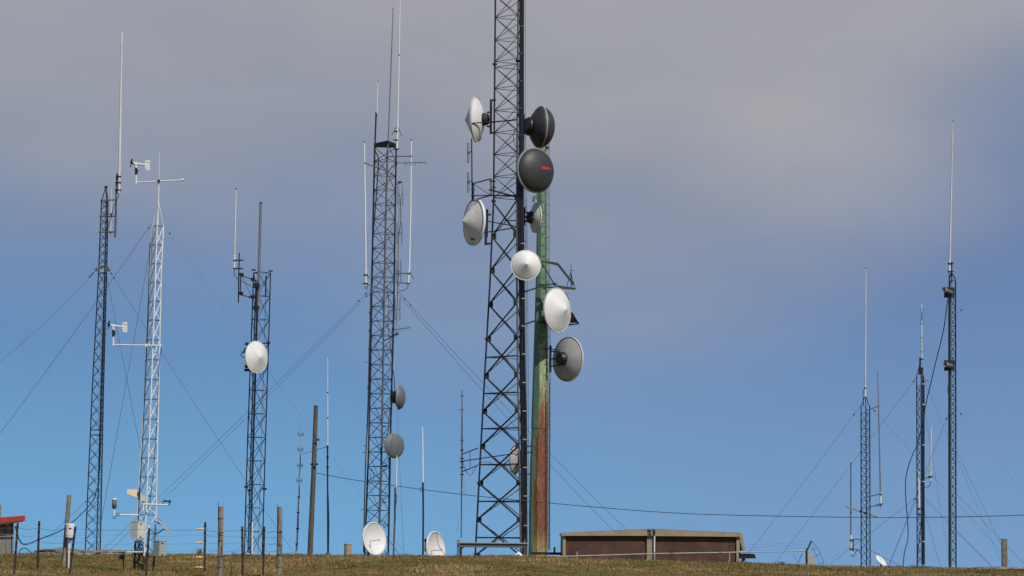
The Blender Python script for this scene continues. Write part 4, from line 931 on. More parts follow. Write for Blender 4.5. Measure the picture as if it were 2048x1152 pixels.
# loops on the stand off pipe left of the biggest tower
o = thing('loop_antenna', 'black upright pipe with two slender oblong loops left of the biggest tower', 'antenna', P(944, 405, 139))
MB().tube(P(943.2, 277, 139), P(944.5, 402, 139), 2.6 * k5 / 2).build('mast', 'black', o)
MB().tube(P(947, 365, 139), P(947, 402, 139), 3 * k5 / 2).build('mast', 'weathered_or_lit_steel', o)
for yc in (306, 365):
    pts = [P(936.3 + 1.6 * math.cos(t) * 1.0, yc + (18 if math.sin(t) > 0 else -18) + 1.6 * math.sin(t), 138.9) for t in [j * math.pi / 6 for j in range(13)]]
    m = MB().path(pts + [pts[0]], 1.3 * k5 / 2, 5); m.tube(P(937, yc, 138.9), P(943.5, yc - 4, 138.9), 1.8 * k5 / 2); m.box(P(937.5, yc, 138.9), 3 * k5, .1, 5 * k5); m.build('loop', 'dark_steel', o)
for a, b, w in (((946, 367), (982, 357.5), 3), ((944, 391), (1032, 391), 2.8), ((955, 398), (984, 390), 2.8), ((947, 368), (982, 391), 1.2), ((986, 381), (1032, 394), 3.2)): MB().tube(P(*a, 138.9), P(*b, 139.6), w * k5 / 2).build('mount_arm', 'black', o)
m = MB().tube(P(982, 357, 139.2), P(982, 392, 139.2), 3 * k5 / 2); m.build('arm_upright', 'weathered_or_lit_steel', o)
m = MB()
for x, y in ((946, 379), (946, 391), (982, 362), (981, 380), (988, 375), (988, 363), (985, 381)): m.bar(P(x - 4, y, 138.8), P(x + 4, y, 138.8), .12, .06)
m.build('clamp', 'black', o)
for x, y0, y1 in ((982, 199, 268), (972, 428, 490)):
    m = MB().tube(P(x, y0, 139.6), P(x - .5, y1, 139.6), 5 * k5 / 2, n=10)
    for y in (y0 + 2, y1 - 2): m.bar(P(x - 1, y, 139.6), P(x + 9, y - 1, 139.8), .10, .12)
    m.build('dish_pipe', 'dark_steel', T5.o)

# masts
o = whip('tall white whip on a plain ground pole just right of the leaning wooden pole', 90, [(655.3, 715), (655.2, 800), (655, 893)], (1.6, 2.4, 3.4), joints=((655.2, 785, 3.4), (655.1, 836, 3.6), (655, 892, 4.6)), clamps=((655, 914, 6), (655, 934, 6)), cap=False)
ground_pole(o, [(655, 893), (655.3, 1000), (656, 1108)], 90.1, 3.2); MB().path(curve([P(656, 985, 89.9), P(657.3, 1020, 89.9), P(657.8, 1050, 89.9), P(657, 1105, 89.9)]), .02).build('cable', 'blue_cable', o)
MB().lathe(GP(656, 1105, 90, -.02), (0, 0, 1), [(.16, 0), (.12, .06), (.05, .12), (0, .13)], 14).build('foot', 'weathered_or_lit_steel', o)
o = whip('pale blue white rod on a dark ground pole with a cable loop', 90, [(845, 854), (846, 965)], (2.6, 3.4), 'white_paint', joints=((846, 966, 4.6), (846, 978, 5)), cap=False, cable=[(845, 975), (841, 976), (840, 981), (843, 984), (846, 981)])
ground_pole(o, [(846, 962), (846.5, 1030), (846, 1108)], 90.1, 3.6)
o = whip('slim white rod on a short dark pole in front of the flat topped tower', 88, [(793.6, 911), (792.8, 978)], (2, 2.6), 'white_paint', sleeve=((793, 974), (792.4, 988), 4, 'galvanised'), cap=False, cable=[(792.5, 985), (793, 1000), (790, 1020), (791, 1040)])
ground_pole(o, [(790.5, 975), (789.5, 1040), (787, 1108)], 88.1, 3.6, 'weathered_or_lit_steel')
# right masts
whip('tall white whip on the pointed leftmost of the right hand masts', 85, [(1731.7, 538), (1731.2, 650), (1730.6, 793)], (2, 2.6, 3.2), 'fibreglass', joints=((1730.7, 776, 5),), sleeve=((1730.6, 770), (1730.6, 793), 3.8), cable=[(1729, 777), (1726.5, 785), (1726.5, 800), (1728, 815)])
whip('long thin grey whip on arms right of the leftmost right hand mast', 84.7, [(1755.5, 746), (1758, 850), (1761, 985)], (1.6, 2.4, 2.8), 'grey_fibreglass', sleeve=((1761, 985), (1761.5, 1010), 4), clamps=((1761, 988, 6), (1762, 1008, 7)), arms=(((1758, 812), (1733, 821), 2), ((1760, 988), (1734, 994), 2.2), ((1761, 1008), (1734, 1015), 2.2)), cable=[(1761, 1010), (1761, 1014), (1757, 1009), (1754, 1013), (1752, 1011)])
whip('grey whip on a bracket low on the left of the leftmost right hand mast', 84.7, [(1702, 923), (1701.8, 1000), (1701.5, 1072)], (2.8, 3, 3), 'grey_fibreglass', sleeve=((1701.8, 1070), (1702, 1107), 4), clamps=((1703, 1080, 8), (1703, 1098, 8)), arms=(((1703, 1079), (1723, 1078), 2.4), ((1703, 1098), (1723, 1100), 2.4)), cap_mat='white_paint', pole=([(1706.3, 1079), (1706.3, 1103)], 2.4, 'black'), cable=[(1702, 1107), (1704, 1113), (1708, 1112), (1711, 1105), (1714, 1101), (1720, 1104), (1722, 1110)])
dipole_array('pale dipole stick with curled brackets topping the cable wrapped mast', 79.8, [(1843, 607), (1843.3, 650), (1843.8, 720)], (2.4, 2.8, 3.4), [(1843.2, 619, 0, 0), (1843.3, 647, 0, 0), (1843.5, 675, 0, 0), (1843.7, 703, 0, 0)], ((1842.5, 718, 8), (1842.5, 737, 8)), mt='fibreglass', loop=[(1844, 622), (1844.5, 635), (1842, 645)])
m = MB().tube(P(1840, 715, 79.7), P(1840, 745, 79.7), 3.2 * k7 / 2); m.box(P(1841.5, 742, 79.6), 8 * k7, .1, 14 * k7); m.build('top_clamp', 'black', T7.o); m = MB().tube(P(1846, 759.5, 79.6), P(1858, 763, 79.4), 1.6 * k7 / 2); m.build('stub_arm', 'grey_steel', T7.o)
whip('small pale rod on a side arm right of the cable wrapped mast', 79.7, [(1862, 853), (1861.5, 955)], (2.6, 2.8), clamps=((1861, 953, 8),), sleeve=((1861.5, 945), (1861, 962), 3.4), arms=(((1861, 954), (1848, 957), 2.4),), cap=False, cable=[(1861, 962), (1860, 970), (1856, 974), (1849, 974)])
whip('white stick antenna strapped inside the cable wrapped mast', 79.6, [(1837.5, 943), (1838.3, 1022)], (3, 3.6), 'white_paint', cap=False, clamps=((1839, 1017, 8), (1839, 1029, 8)))
whip('very tall white whip rising above the thin black rightmost mast', 77.9, [(1905.8, 244), (1902.5, 380), (1899.3, 527)], (2, 3.2, 4), 'fibreglass', sleeve=((1899.4, 522), (1899, 547), 4.6), clamps=((1901, 527, 11), (1901, 543, 11)), cable=[(1898.5, 547), (1898, 560), (1898, 580)])
# hanging cable between two right masts
o = thing('hanging_cable', 'loose dark cable swinging from the thin black mast across the middle mast to the ground', 'cable', GP(1807, 1130, 78))
MB().path(curve([P(1898, 585, 77.6), P(1894, 610, 77.6), P(1887, 660, 77.8), P(1872, 722, 78.3), P(1862, 765, 78.8), P(1853, 802, 79.3), P(1847, 835, 79.4), P(1836, 885, 79.3), P(1824, 912, 79), P(1813, 948, 79), P(1811, 985, 79), P(1815, 1040, 79), P(1816, 1075, 79), P(1809, 1105, 78.5), P(1806, 1134, 78)]), 1.9 * k7 / 2).build('cable', 'blue_cable', o)

# ------------------------------------------------------------------ wires
def wire(label, a, b, w=1.0, mt='wire', sag=0.0, beads=(), name='guy_wire', group='guy wires staying the towers and masts', bead_r=1.3, cat='wire'):
    A, B = P(*a), P(*b); n = 14; w *= .82
    pts = [A.lerp(B, i / n) - Vector((0, 0, sag * 4 * (i / n) * (1 - i / n))) for i in range(n + 1)]
    k = mpp((a[2] + b[2]) / 2)
    o = MB().path(pts, [w * mpp(a[2]) / 2] + [w * (mpp(a[2]) * (1 - i / n) + mpp(b[2]) * i / n) / 2 for i in range(1, n + 1)], 5).build(name, mt, None, B)
    tag(o, label, cat, group)
    for t in beads:
        c = A.lerp(B, t) - Vector((0, 0, sag * 4 * t * (1 - t))); d = (B - A).normalized() * bead_r * 1.6 * mpp(a[2])
        MB().tube(c - d, c + d, bead_r * mpp(a[2]), n=6).build('insulator', 'black', o)
    return o
wire('guy wire from the dark tapered tower out through the left edge, beaded near the tower', (191, 541, 94.8), (-60, 769, 88), .9, sag=.25, beads=(.02, .035, .05))
wire('guy wire from the pale mast top behind the dark tapered tower to the left edge', (303, 448, 52), (-40, 920, 60), .9, sag=.06, beads=(.015,))
wire('guy wire from the dark tapered tower slanting right across the pale mast to the ground', (217, 538, 94.8), (592, 1112, 96), .85, sag=.1, beads=(.015, .03))
wire('steep guy wire between the dark tapered tower and the pale mast', (214.5, 556, 95), (322, 1108, 97), .95, sag=.05)
wire('bright pale guy wire dropping left from the pale mast', (305, 470, 52.2), (203, 1040, 62), 1.5, 'wire_pale', sag=.03)
wire('upper of the twin guy wires running down left from the flat topped tower', (741, 578, 120), (203, 1102, 105), .95, sag=.15, beads=(.02, .05))
wire('lower of the twin guy wires running down left from the flat topped tower', (742, 583, 120), (217, 1103, 104), .95, sag=.15, beads=(.02,))
wire('upper of the twin guy wires going right from the flat topped tower behind the biggest', (798, 585, 120), (1262, 1068, 155), .9, sag=.2, beads=(.02, .04))
wire('lower of the twin guy wires going right from the flat topped tower behind the biggest', (797, 590, 120), (1236, 1072, 155), .9, sag=.2)
wire('fine guy wire from the pale mast crossing the white dish of the slim tower', (331, 455, 52), (812, 1108, 78), .38, 'wire_faint', sag=.1, beads=(.012,))
wire('very fine guy wire coming in at the left edge and passing behind the pale mast', (-30, 605, 100), (335, 1008, 100), .4, 'wire_faint', sag=.1)
wire('short guy wire low on the left leg of the dark tapered tower', (172, 1003, 94.8), (95, 1075, 88), .9, beads=(.01,))
wire('thin stay hanging beside the lower grey dish to the ground', (794, 818, 119.5), (808, 1112, 112), .85)
wire('dark strut cable from the big ground dish down into the turf', (780, 1082, 95), (822, 1147, 52), 1.6)
wire('guy wire from the top of the leftmost right hand mast down to the building', (1721, 811, 85), (1478, 1128, 92), .65, 'wire_faint', sag=.1, beads=(.05,))
wire('guy wire from the leftmost right hand mast down right behind the middle mast', (1740, 812, 85), (2010, 1112, 92), .6, 'wire_faint', beads=(.03,))
wire('low guy wire at the foot of the leftmost right hand mast running right', (1741, 1101, 85), (1806, 1134, 82), 1.0)
wire('low guy wire at the foot of the leftmost right hand mast running left', (1721, 1078, 85), (1640, 1132, 82), .6, 'wire_faint')
wire('guy wire from the top of the middle right hand mast slanting left past its neighbour', (1834, 754, 80), (1545, 1133, 92), .65, 'wire_faint', sag=.03, beads=(.02,))
wire('guy wire from the top of the middle right hand mast behind the thin black mast', (1849, 763, 80), (2000, 1120, 86), .6, 'wire_faint')
wire('steep guy wire dropping right from the middle right hand mast', (1848, 812, 80), (1897, 1118, 84), .6, 'wire_faint')
wire('low left guy wire of the middle right hand mast, shallower one', (1833, 995, 80), (1660, 1128, 82), .75, beads=(.02,))
wire('low left guy wire of the middle right hand mast, steeper one', (1833, 997, 80), (1778, 1132, 82), .8)
wire('low guy wire of the middle right hand mast running right past the thin black mast', (1849, 997, 80), (1985, 1133, 84), .75)
wire('low steep guy wire of the middle right hand mast toward the thin black mast', (1848, 1020, 80), (1881, 1133, 81), .7)
wire('highest guy wire from the thin black mast out to the right edge', (1913, 603, 78), (2075, 905, 76), .55, 'wire_faint', beads=(.06,))
wire('middle guy wire of the thin black mast fading to the right edge', (1914, 818, 78), (2120, 1080, 76), .6, 'wire_faint', beads=(.04,))
wire('guy wire of the thin black mast ending behind the square concrete post', (1914, 903, 78), (2026, 1140, 76), .8)
wire('guy wire of the thin black mast crossing to the concrete post top', (1914, 989, 78), (2060, 1140, 76), .8)
wire('lowest right guy wire of the thin black mast', (1914, 1065, 78), (1985, 1136, 76), .8)
wire('left guy wire of the thin black mast slanting down to the middle mast', (1897, 828, 78), (1776, 1134, 82), .7, beads=(.03,))
pts = [(632, 946, 98), (700, 958.5, 97), (780, 970, 96), (900, 986, 95), (1024, 999, 94), (1200, 1015, 92), (1350, 1026, 91), (1500, 1031, 90), (1700, 1034.5, 88), (1860, 1034.5, 87), (2048, 1030, 85), (2300, 1016, 84), (2900, 960, 82), (3800, 840, 80)]
o = MB().path(curve([P(*p) for p in pts]), 1.7 * mpp(92) / 2).build('power_line', 'wire', None, P(*pts[0])); tag(o, 'long sagging dark overhead line from the leaning wooden pole to the right edge', 'cable')
o = MB().path(curve([P(606, 908, 92), P(630, 900, 95), P(655, 893.5, 90)]), 1.1 * mpp(92) / 2).build('span_wire', 'wire', None, P(655, 893, 90)); tag(o, 'short span wire from the banded dipole mast past the wooden pole', 'cable')

# ------------------------------------------------------------------ wooden poles and posts
def wood_pole(label, name, pts, Y, w, mt, extra=None, n=12, cat='post', group=None):
    q = [P(x, y, Y) for x, y in pts]; g = ground(q[-1].x, Y) - .2
    d = (q[-1] - q[0]).normalized()
    if q[-1].z > g: q.append(q[-1] + d * ((q[-1].z - g) / max(.2, -d.z)))
    o = thing(name, label, cat, q[-1], group)
    k = mpp(Y); ws = [w[0] + (w[1] - w[0]) * i / (len(q) - 1) for i in range(len(q))]
    MB().path(q, [x * k / 2 for x in ws], n).build('shaft', mt, o); return o
o = wood_pole('tall leaning dark wooden pole carrying the overhead line', 'wooden_pole', [(632, 811), (627, 950), (620, 1108)], 98, (8.5, 12), 'pole_wood', cat='pole')
for x, y, s in ((635.5, 880, 1), (633, 929, 1), (624, 929, -1)): MB().tube(P(x - 3, y, 97.8), P(x + 3, y - 1, 97.8), .045).build('step_bolt', 'dark_steel', o)
YP = ground_hit(128, 1137)
o = wood_pole('leaning weathered wooden post with a white canister strapped on', 'wooden_post', [(138.5, 990), (133, 1060), (127.5, 1137)], YP, (8.5, 11), 'post_wood')
kk = mpp(YP); cy = YP - .12
MB().lathe(P(139.5, 1077, cy), (0.0, 0, 1), [(0, 0), (8.2 * kk, 0), (8.6 * kk, 4 * kk), (8.9 * kk, 26 * kk), (8.9 * kk, 29 * kk), (0, 29 * kk)], 28).build('canister', 'white_paint', o)
m = MB().lathe(P(139.5, 1050.5, cy), (0, 0, 1), [(9.3 * kk, 0), (9.3 * kk, 2.2 * kk), (8 * kk, 3.2 * kk), (0, 3.4 * kk)], 28); m.build('canister_lid', 'cabinet_white', o)
m = MB().lathe(P(139, 1078, cy), (0, 0, 1), [(8.8 * kk, 0), (8.8 * kk, 2 * kk)], 28); m.box(P(142, 1080, cy - .02), 8 * kk, .08, 3 * kk); m.build('canister_band', 'dark_steel', o)
MB().box(P(140.5, 1056.5, cy - 9.3 * kk), 4 * kk, .01, 2.6 * kk).build('canister_mark', 'dark_print', o)
q = P(137, 1145, cy); MB().path([P(138.5, 1082, cy), P(137.8, 1110, cy), Vector((q.x, q.y, min(q.z, ground(q.x, cy) - .05)))], 3.4 * kk / 2, 8).build('conduit', 'white_paint', o)
for lab, xt, yt, xb, yb in (('thick round weathered fence post, left of the pair, wrapped with wire', 441.5, 1013, 440, 1154), ('thick round weathered fence post, right of the pair, beside the pale boulder', 559.5, 1014, 558, 1152)):
    Y = ground_hit(xb, min(yb, 1151)); o = wood_pole(lab, 'fence_post', [(xt, yt), ((xt + xb) / 2 + .3, (yt + yb) / 2), (xb, yb)], Y, (10, 11.5), 'post_wood', group='round wooden fence posts', n=14)
    kk = mpp(Y); m = MB()
    for y in (1037, 1066, 1070, 1082, 1113, 1135) if xt < 500 else (1063, 1065, 1090, 1109, 1111, 1134):
        c = P(xt + (xb - xt) * (y - yt) / (yb - yt), y, Y); m.lathe(c, (random.uniform(-.15, .15), 0, 1), [(6.0 * kk, -.004), (6.6 * kk, 0), (6.0 * kk, .004)], 16)
    m.build('wire_wrap', 'rusty_post', o)
    m = MB()
    for j in range(6):
        a = random.uniform(3.4, 6.0); c0 = P(xt, yt + 2 + j * 18, Y); m.box(c0 + Vector((math.cos(a), math.sin(a), 0)) * 5.2 * kk, .008, .012, random.uniform(.12, .3), rz=a)
    m.build('drying_crack', 'rusty_post', o)
STEEL = [(35.5, 1046, 28, 1148, 'short dark steel stake in front of the red roofed shed'), (78.5, 1042, 75, 1140, 'dark steel stake between the shed and the leaning post with the canister'),
         (151, 1053, 138, 1152, 'leaning dark steel stake touching the white canister'), (298.5, 1056, 291.5, 1152, 'dark steel stake standing in front of the pale mast base'),
         (410.5, 1044, 409, 1143, 'dark steel stake holding four yellow insulators'), (484.5, 1053, 485.5, 1152, 'dark steel stake left of the foot of the slim dark tower'),
         (528.5, 1053, 526, 1152, 'dark steel stake right of the foot of the slim dark tower')]
stake_Y = {}
for xt, yt, xb, yb, lab in STEEL:
    Y = ground_hit(xb, min(yb, 1150)); stake_Y[xb] = Y; k = mpp(Y)
    a, b = P(xt, yt, Y), P(xb, yb, Y); b = Vector((b.x, b.y, ground(b.x, Y) - .1)); o = thing('fence_stake', lab, 'post', b, 'steel fence stakes')
    m = MB().bar(a, b, 4.2 * k, 1.2 * k); m.bar(a + Vector((0, .012, 0)), b + Vector((0, .012, 0)), 1.2 * k, 4 * k); m.build('shaft', 'rusty_post', o)
    m = MB()
    for t in (.06, .2, .34, .5): c = a.lerp(b, t); m.box(c - Vector((0, .02, 0)), 5.5 * k, .015, 1.5 * k)
    m.build('wire_clip', 'dark_steel', o)
    if xb == 409:
        for y, x0, x1 in ((1058, 393.5, 407.5), (1085, 391, 405.5), (1114.5, 391, 404.5), (1134.5, 391, 404.5)):
            m = MB().path([P(x0, y, Y - .05), P(x0 + 2, y, Y - .05), P((x0 + x1) / 2, y, Y - .05), P(x1 - 2, y, Y - .05), P(x1, y, Y - .05)], [1.2 * k, 2 * k, 1.6 * k, 2 * k, 1.2 * k], 8); m.tube(P(x0 - 5, y + .5, Y - .05), P(x1 + 4, y, Y - .02), .004); m.build('insulator', 'ceramic', o)
# fence wires
rr = random.Random(11)
fp = [(33, 28), (77.5, 75), (148, 138), (296, 291.5), (410, 409), (441, 440), (484.6, 485.5), (527, 526), (559, 558), (720, 720)]
def fy(xb): return stake_Y.get(xb, 47.5)
for j, (yo, yr, nm) in enumerate(((1056, 1063, 'top'), (1069, 1073, 'second'), (1084, 1086, 'third'), (1099, 1100, 'lowest'))):
    pts = [P(-60, yo + 2, fy(28))]
    for i, (x, xb) in enumerate(fp[:-1]):
        pts.append(P(x, yo + (yr - yo) * i / 8 + (0 if i != 5 else 4), fy(xb) - .03))
        x2, xb2 = fp[i + 1]
        if i < 8:
            pts.append(P((x * 2 + x2) / 3, yo + (yr - yo) * i / 8 + rr.uniform(1.0, 4.0), (fy(xb) * 2 + fy(xb2)) / 3))
            pts.append(P((x + x2 * 2) / 3, yo + (yr - yo) * i / 8 + rr.uniform(.5, 4.0), (fy(xb) + fy(xb2) * 2) / 3))
    o = MB().path(curve(pts, 5), .0034 if j else .0042, 4).build('fence_wire', 'wire_faint' if j else 'wire', None, pts[0])
    tag(o, {'top': 'topmost thin wire', 'second': 'second wire down', 'third': 'third wire down', 'lowest': 'lowest wire'}[nm] + ' strung along the stake fence in the left foreground', 'wire', 'fence wires')
# little marker stake with a bundle, left of the mast base
Ym = ground_hit(246, 1142); k = mpp(Ym)
o = thing('marker_stake', 'grey wooden stake with a dark cable bundle left of the pale mast', 'post', GP(246, 1142, Ym))
MB().path([P(248.5, 1104, Ym), P(246.5, 1125, Ym), GP(247.5, 1142, Ym)], 3.2 * k / 2, 7).build('shaft', 'post_wood', o)
m = MB(); rr = random.Random(5)
for i in range(7): m.path(curve([P(247 + rr.uniform(-8, 2), 1106 + rr.uniform(0, 6), Ym - .03), P(241 + rr.uniform(-3, 3), 1112 + rr.uniform(-3, 6), Ym - .05), P(247 + rr.uniform(-3, 2), 1116 + rr.uniform(-3, 3), Ym - .04)]), .010)
m.build('cable_bundle', 'black_cable', o)
o = MB().path(curve([P(67, 1111, 72), P(60, 1103, 70), P(49, 1096, 69), P(41, 1100, 69), P(39, 1106, 69), P(42, 1113, 69)]), 1.8 * mpp(70) / 2).build('cable_loop', 'blue_cable', None, GP(42, 1113, 69)); tag(o, 'dark cable loop arching out of the grass right of the shed', 'cable')

# square concrete post at right
p = GP(2009, 1134, 77); o = thing('concrete_post', 'square concrete post by the right edge of the hill', 'post', p)
t = P(2009, 1079, 77); MB().bar(p, Vector((p.x + .0, p.y, t.z)), 10 * mpp(77), 10 * mpp(77)).build('shaft', 'concrete', o)
MB().box(Vector((p.x, p.y, t.z + .008)), 11 * mpp(77), 11 * mpp(77), .02, rz=.1).build('cap', 'concrete', o)
p = GP(695.5, 1108, 82); o = thing('concrete_pipe', 'stubby tan concrete cylinder standing alone on the crest', 'pipe', p)
t = P(695.5, 1089, 82); MB().lathe(p, (0, 0, 1), [(7.4 * mpp(82), 0), (7.4 * mpp(82), t.z - p.z)], 24).build('shaft', 'tan_concrete', o)
MB().lathe(Vector((p.x, p.y, t.z)), (0, 0, 1), [(7.4 * mpp(82), -.01), (8 * mpp(82), 0), (8 * mpp(82), .03), (0, .032)], 24).build('cap', 'tan_concrete', o)

# ------------------------------------------------------------------ shed at left edge
YS = 74; ks = mpp(YS); o = thing('wooden_shed', 'grey plank shed with a red sloping roof at the left edge', 'shed', GP(-60, 1113, YS))
gzs = ground(P(0, 1113, YS).x, YS) - .1; yb = 1113 + 8
m = MB()
for i, (xa, xb) in enumerate(((-150, -118), (-117.5, -86), (-85.5, -54), (-53.5, -22), (-21.5, 11), (11.5, 27.5))):
    m.prism([(xa, 1049 - (xa) * -.05), (xb, 1049 - (xb) * .05 if xb < 0 else 1046.5), (xb, yb), (xa, yb)], YS - .01 * (i % 2), 2.2, -.24)
m.build('wall', 'shed_wood', o)
m = MB().prism([(22.5, 1048), (24, 1048), (24, yb), (22.5, yb)], YS - .03, .02); m.prism([(-150, 1074), (27, 1074.5), (27, 1076), (-150, 1075.5)], YS - .035, .02); m.build('wall_batten', 'rusty_post', o)
m = MB().path([P(7, 1052, YS - .08), P(8, 1060, YS - .08), P(12, 1062, YS - .08)], .02); m.box(P(7.5, 1050, YS - .06), .06, .06, .05); m.build('wall_hook', 'black', o)
MB().prism([(-150, 1046), (50.5, 1031), (50.5, 1041.5), (-150, 1058.5)], YS - .35, 3.0, -.24).build('roof', 'red_roof', o)
m = MB().prism([(-150, 1059.5), (46, 1042.5), (22, 1046.5), (-150, 1066)], YS - .30, 2.8, -.24); m.build('eave_lining', 'cabinet_white', o)
o = thing('timber_post', 'pale timber post behind the red shed roof at the left edge', 'post', GP(-1, 1113, 80)); MB().path([GP(-2, 1113, 80), P(-.2, 1010, 80)], 5 * mpp(80) / 2, 10).build('shaft', 'post_wood', o)

# ------------------------------------------------------------------ flat brick building
YB = 112; kb = mpp(YB); bz = ground(P(1300, 1115, YB).x, YB) - .2
o = thing('brick_building', 'low brown brick building with tan trim sunk behind the crest', 'building', Vector((P(1300, 1115, YB).x, YB, bz)))
def wallbox(x0, x1, yt, Y, d, mt, nm):
    a, b = P(x0, yt, Y), P(x1, yt, Y); zt = (a.z + b.z) / 2
    return MB().box(((a.x + b.x) / 2, Y + d / 2, (zt + bz) / 2), b.x - a.x, d, zt - bz).build(nm, mt, o)
wallbox(1129, 1298, 1070, YB, 5.0, 'brown_brick', 'wall'); wallbox(1304, 1477, 1071.5, YB + .004, 5.0, 'brown_brick', 'wall')
wallbox(1126, 1131.5, 1069.5, YB - .08, 5.15, 'tan_trim', 'corner_trim'); wallbox(1294, 1307.5, 1069, YB - .10, .3, 'tan_trim', 'pilaster'); wallbox(1473, 1479.5, 1071, YB - .08, 5.15, 'tan_trim', 'corner_trim')
for pl, dy in (([(1122.5, 1066), (1294.5, 1058.8), (1294.5, 1071.5), (1122.5, 1071.5)], 0), ([(1310, 1058.8), (1483.5, 1066.5), (1483.5, 1073.5), (1310, 1072)], .0)):
    MB().prism(pl, YB - .22, .10).build('fascia', 'tan_trim', o)
MB().prism([(1295, 1058.3), (1309.5, 1058.3), (1309.5, 1071.8), (1295, 1071.8)], YB - .24, .12).build('fascia_joint', 'concrete', o)
MB().prism([(1124, 1065.5), (1302, 1057.6), (1482, 1065.8), (1482, 1069), (1302, 1062), (1124, 1069)], YB - .12, 5.4).build('roof', 'weathered_or_lit_steel', o)
MB().prism([(1126, 1071.3), (1302, 1071.0), (1480, 1073), (1480, 1070), (1302, 1064), (1126, 1069)], YB - .12, 5.2).build('soffit', 'dark_steel', o)
MB().prism([(1478, 1071), (1484, 1067), (1491, 1100), (1485, 1102)], YB + .1, .25).build('verge_board', 'tan_trim', o)
MB().prism([(1478.5, 1073), (1482.5, 1075), (1488, 1100), (1478.5, 1102)], YB + .15, .2).build('verge_panel', 'black', o)
a = P(1309, 1072, YB - .2); MB().path([a, Vector((a.x, a.y, bz))], .035, 8).build('downpipe', 'white_paint', o)
MB().prism([(1307, 1059), (1309.5, 1059), (1311, 1066), (1309.5, 1071), (1307, 1068)], YB - .27, .02).build('torn_flashing', 'black', o)
MB().path([P(1296, 1060, YB - .26), P(1301, 1063, YB - .26), P(1298, 1067, YB - .26), P(1302, 1070, YB - .26)], .03, 5).build('crack', 'dark_steel', o)
# low dark tank lid left of building
o = thing('duct_cover', 'flat dark steel duct cover between the green pole foot and the brick building', 'cover', GP(1095, 1112, 115))
m = MB().box(P(1096, 1107, 115), 68 * mpp(115), 1.2, 5 * mpp(115)); m.build('lid', 'dark_steel', o)
for x, y, w in ((1109, 1094, 2), (1073, 1096, 1.2)): MB().tube(P(x, y, 114.6), P(x, 1106, 114.6), w * mpp(115), n=8).build('vent_stub', 'grey_steel', o)
o = thing('equipment_shelf', 'dark tilted metal box on a bracket at the right end of the building', 'box', GP(1490, 1122, 110))
MB().prism([(1481, 1107), (1509.5, 1108.5), (1512, 1117), (1481, 1117)], 110, .8).build('box', 'black', o)
MB().prism([(1481, 1105), (1510.5, 1106.5), (1510.5, 1108), (1481, 1107)], 109.95, .9).build('lid', 'galvanised', o)
m = MB().tube(P(1485, 1117, 110.2), GP(1486, 1124, 110.2), .05); m.tube(P(1485, 1122, 110.1), P(1490, 1118, 110.1), .06); m.build('bracket', 'dark_steel', o)

# ------------------------------------------------------------------ rail fence by the building
YF = 92; kf = mpp(YF); o = thing('rail_fence', 'long grey pipe rail on thin posts in front of the brick building', 'fence', GP(1154, 1115, YF))
MB().path([P(1060, 1114.5, YF), P(1154, 1112, YF), P(1300, 1107.5, YF), P(1459, 1104.8, YF), P(1612, 1102, YF)], 2.3 * kf / 2, 8).build('rail', 'galvanised', o)
for x, yt in ((1154, 1095), (1459, 1089.5)):
    MB().path([P(x, yt, YF), P(x, 1110, YF)], 1.6 * kf / 2).build('post_tip', 'rusty_post', o)
for x in (1154, 1309, 1459, 1612): MB().path([P(x, 1103, YF), GP(x, 1120, YF)], 2.6 * kf / 2, 8).build('post', 'galvanised', o)
for a, b, w in (((1605, 1106), (1594, 1131), 1.6), ((1588, 1109), (1594, 1124), 1.0)): MB().tube(P(*a, YF), P(*b, YF), w * kf / 2).build('brace', 'grey_steel', o)
rr = random.Random(2)
for j, (y0, y1) in enumerate(((1090, 1081), (1095, 1087), (1101, 1094))):
    MB().path(curve([P(1492, y0, YF), P(1540, y0 - 2 + j * .6, YF), P(1580, (y0 + y1) / 2, YF), P(1618, y1 + 1, YF)]), .45 * kf / 2, 4).build('barbed_wire', 'wire_faint', o)
o = thing('fan_gate', 'grey climbing guard panel with a curved wire fan at the end of the pipe rail', 'gate', GP(1615, 1128, YF))
MB().prism([(1612.5, 1098), (1618, 1099), (1629, 1116), (1633.5, 1134), (1612.5, 1134)], YF - .02, .06).build('panel', 'cabinet_grey', o)
m = MB().tube(P(1615, 1098.5, YF - .05), P(1623, 1081.5, YF - .05), 3 * kf / 2); m.tube(P(1613.5, 1097, YF - .05), P(1614, 1134, YF - .05), 3 * kf / 2); m.build('post', 'dark_steel', o)
m = MB().path(curve([P(1623, 1083, YF), P(1634, 1095, YF), P(1641, 1108, YF), P(1647, 1124, YF), P(1646, 1127, YF)]), 1.2 * kf / 2)
m.path(curve([P(1617, 1090, YF + .1), P(1626, 1098, YF + .1), P(1632, 1108, YF + .1), P(1638, 1122, YF + .1), P(1640, 1132, YF + .1)]), .8 * kf / 2)
for a, b in (((1622, 1100), (1635, 1094.5)), ((1629, 1114), (1641, 1106)), ((1640, 1128), (1647, 1124))): m.tube(P(*a, YF), P(*b, YF), 1.4 * kf / 2)
m.build('wire_fan', 'grey_steel', o)

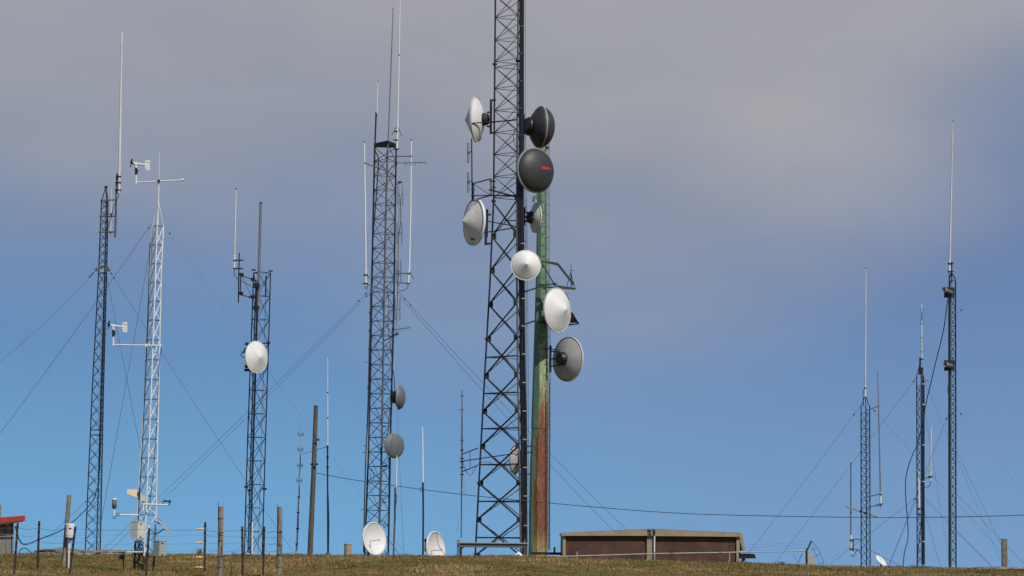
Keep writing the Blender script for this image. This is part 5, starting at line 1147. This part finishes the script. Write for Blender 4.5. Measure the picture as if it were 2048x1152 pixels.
# ------------------------------------------------------------------ cable bridge at the foot of the biggest tower
YG = 132; kg = mpp(YG); o = thing('cable_bridge', 'grey steel cable bridge on short posts across the foot of the biggest tower', 'cable bridge', GP(917, 1108, YG))
MB().bar(P(916, 1089.5, YG), P(1053, 1091, YG), .5, 9.5 * kg).build('tray', 'grey_steel', o)
MB().bar(P(912, 1085.2, YG - .05), P(1058, 1086.6, YG - .05), .6, 2.2 * kg).build('tray_flange', 'galvanised', o)
for x, yt in ((915.5, 1079), (919, 1080), (1049.5, 1078.5), (1054, 1085)):
    q = P(x, yt, YG - .3); MB().path([q, Vector((q.x, q.y, GP(x, 1108, YG).z))], 2.6 * kg / 2, 8).build('post', 'grey_steel', o)
MB().prism([(919, 1087), (929, 1094), (924, 1098), (924, 1116), (920, 1116)], YG - .2, .08).build('end_bracket', 'dark_steel', o)
o = MB().path([P(1033, 1110, 137), P(1038, 1106.5, 137), P(1041, 1112, 137)], .12, 6).build('white_bag', 'white_paint', None, P(1037, 1110, 137)); tag(o, 'small crumpled pale sack at the right foot of the biggest tower', 'bag')

# ------------------------------------------------------------------ dry tufts and weeds along the crest
def tuft(label, px, py, Y, h, spread, n, col, seed):
    r = random.Random(seed); g = P(px, py, Y); g.z = ground(g.x, Y) - .02; m = MB()
    for i in range(n):
        a = r.uniform(0, 6.28); d = Vector((math.cos(a), math.sin(a), 0)); L = h * r.uniform(.5, 1.1); s = spread * r.uniform(.1, 1)
        b = g + d * r.uniform(0, spread * .4); m.path([b, b + d * s * .35 + Vector((0, 0, L * .6)), b + d * s + Vector((0, 0, L))], [.006, .004, .001], 3, False)
    o = m.build('grass_tuft', col, None, g); tag(o, label, 'plant', 'dry tufts on the crest')
mat('dry_stalk', (0.20, 0.13, 0.07), 0.9, 0, .5, 20); mat('dark_stalk', (0.07, 0.045, 0.03), 0.9, 0, .4, 20)
tuft('feathery dry tuft beside the stake with yellow insulators', 399, 1110, 74, .26, .14, 60, 'dry_stalk', 1)
tuft('dark tuft at the left foot of the biggest tower', 954, 1112, 77, .16, .14, 60, 'dark_stalk', 2)
tuft('thin dark weed left of the slim dark tower foot', 468, 1112, 74, .16, .12, 18, 'dark_stalk', 3)
tuft('sparse weed right of the right round fence post', 572, 1110, 76, .16, .16, 26, 'dry_stalk', 4)
tuft('low brown tuft beside the broken wire braces of the rail fence', 1562, 1128, 77, .13, .18, 40, 'dark_stalk', 5)
tuft('pale brown tuft right of the biggest tower foot', 1023, 1113, 77, .10, .10, 40, 'dry_stalk', 6)
tuft('tall bent straw stalks in the turf left of the dark tower stake', 466, 1148, 50, .42, .16, 14, 'dry_stalk', 7)
tuft('straw tuft in front of the leftmost right hand mast', 1731, 1132, 77, .10, .16, 60, 'dry_stalk', 8)
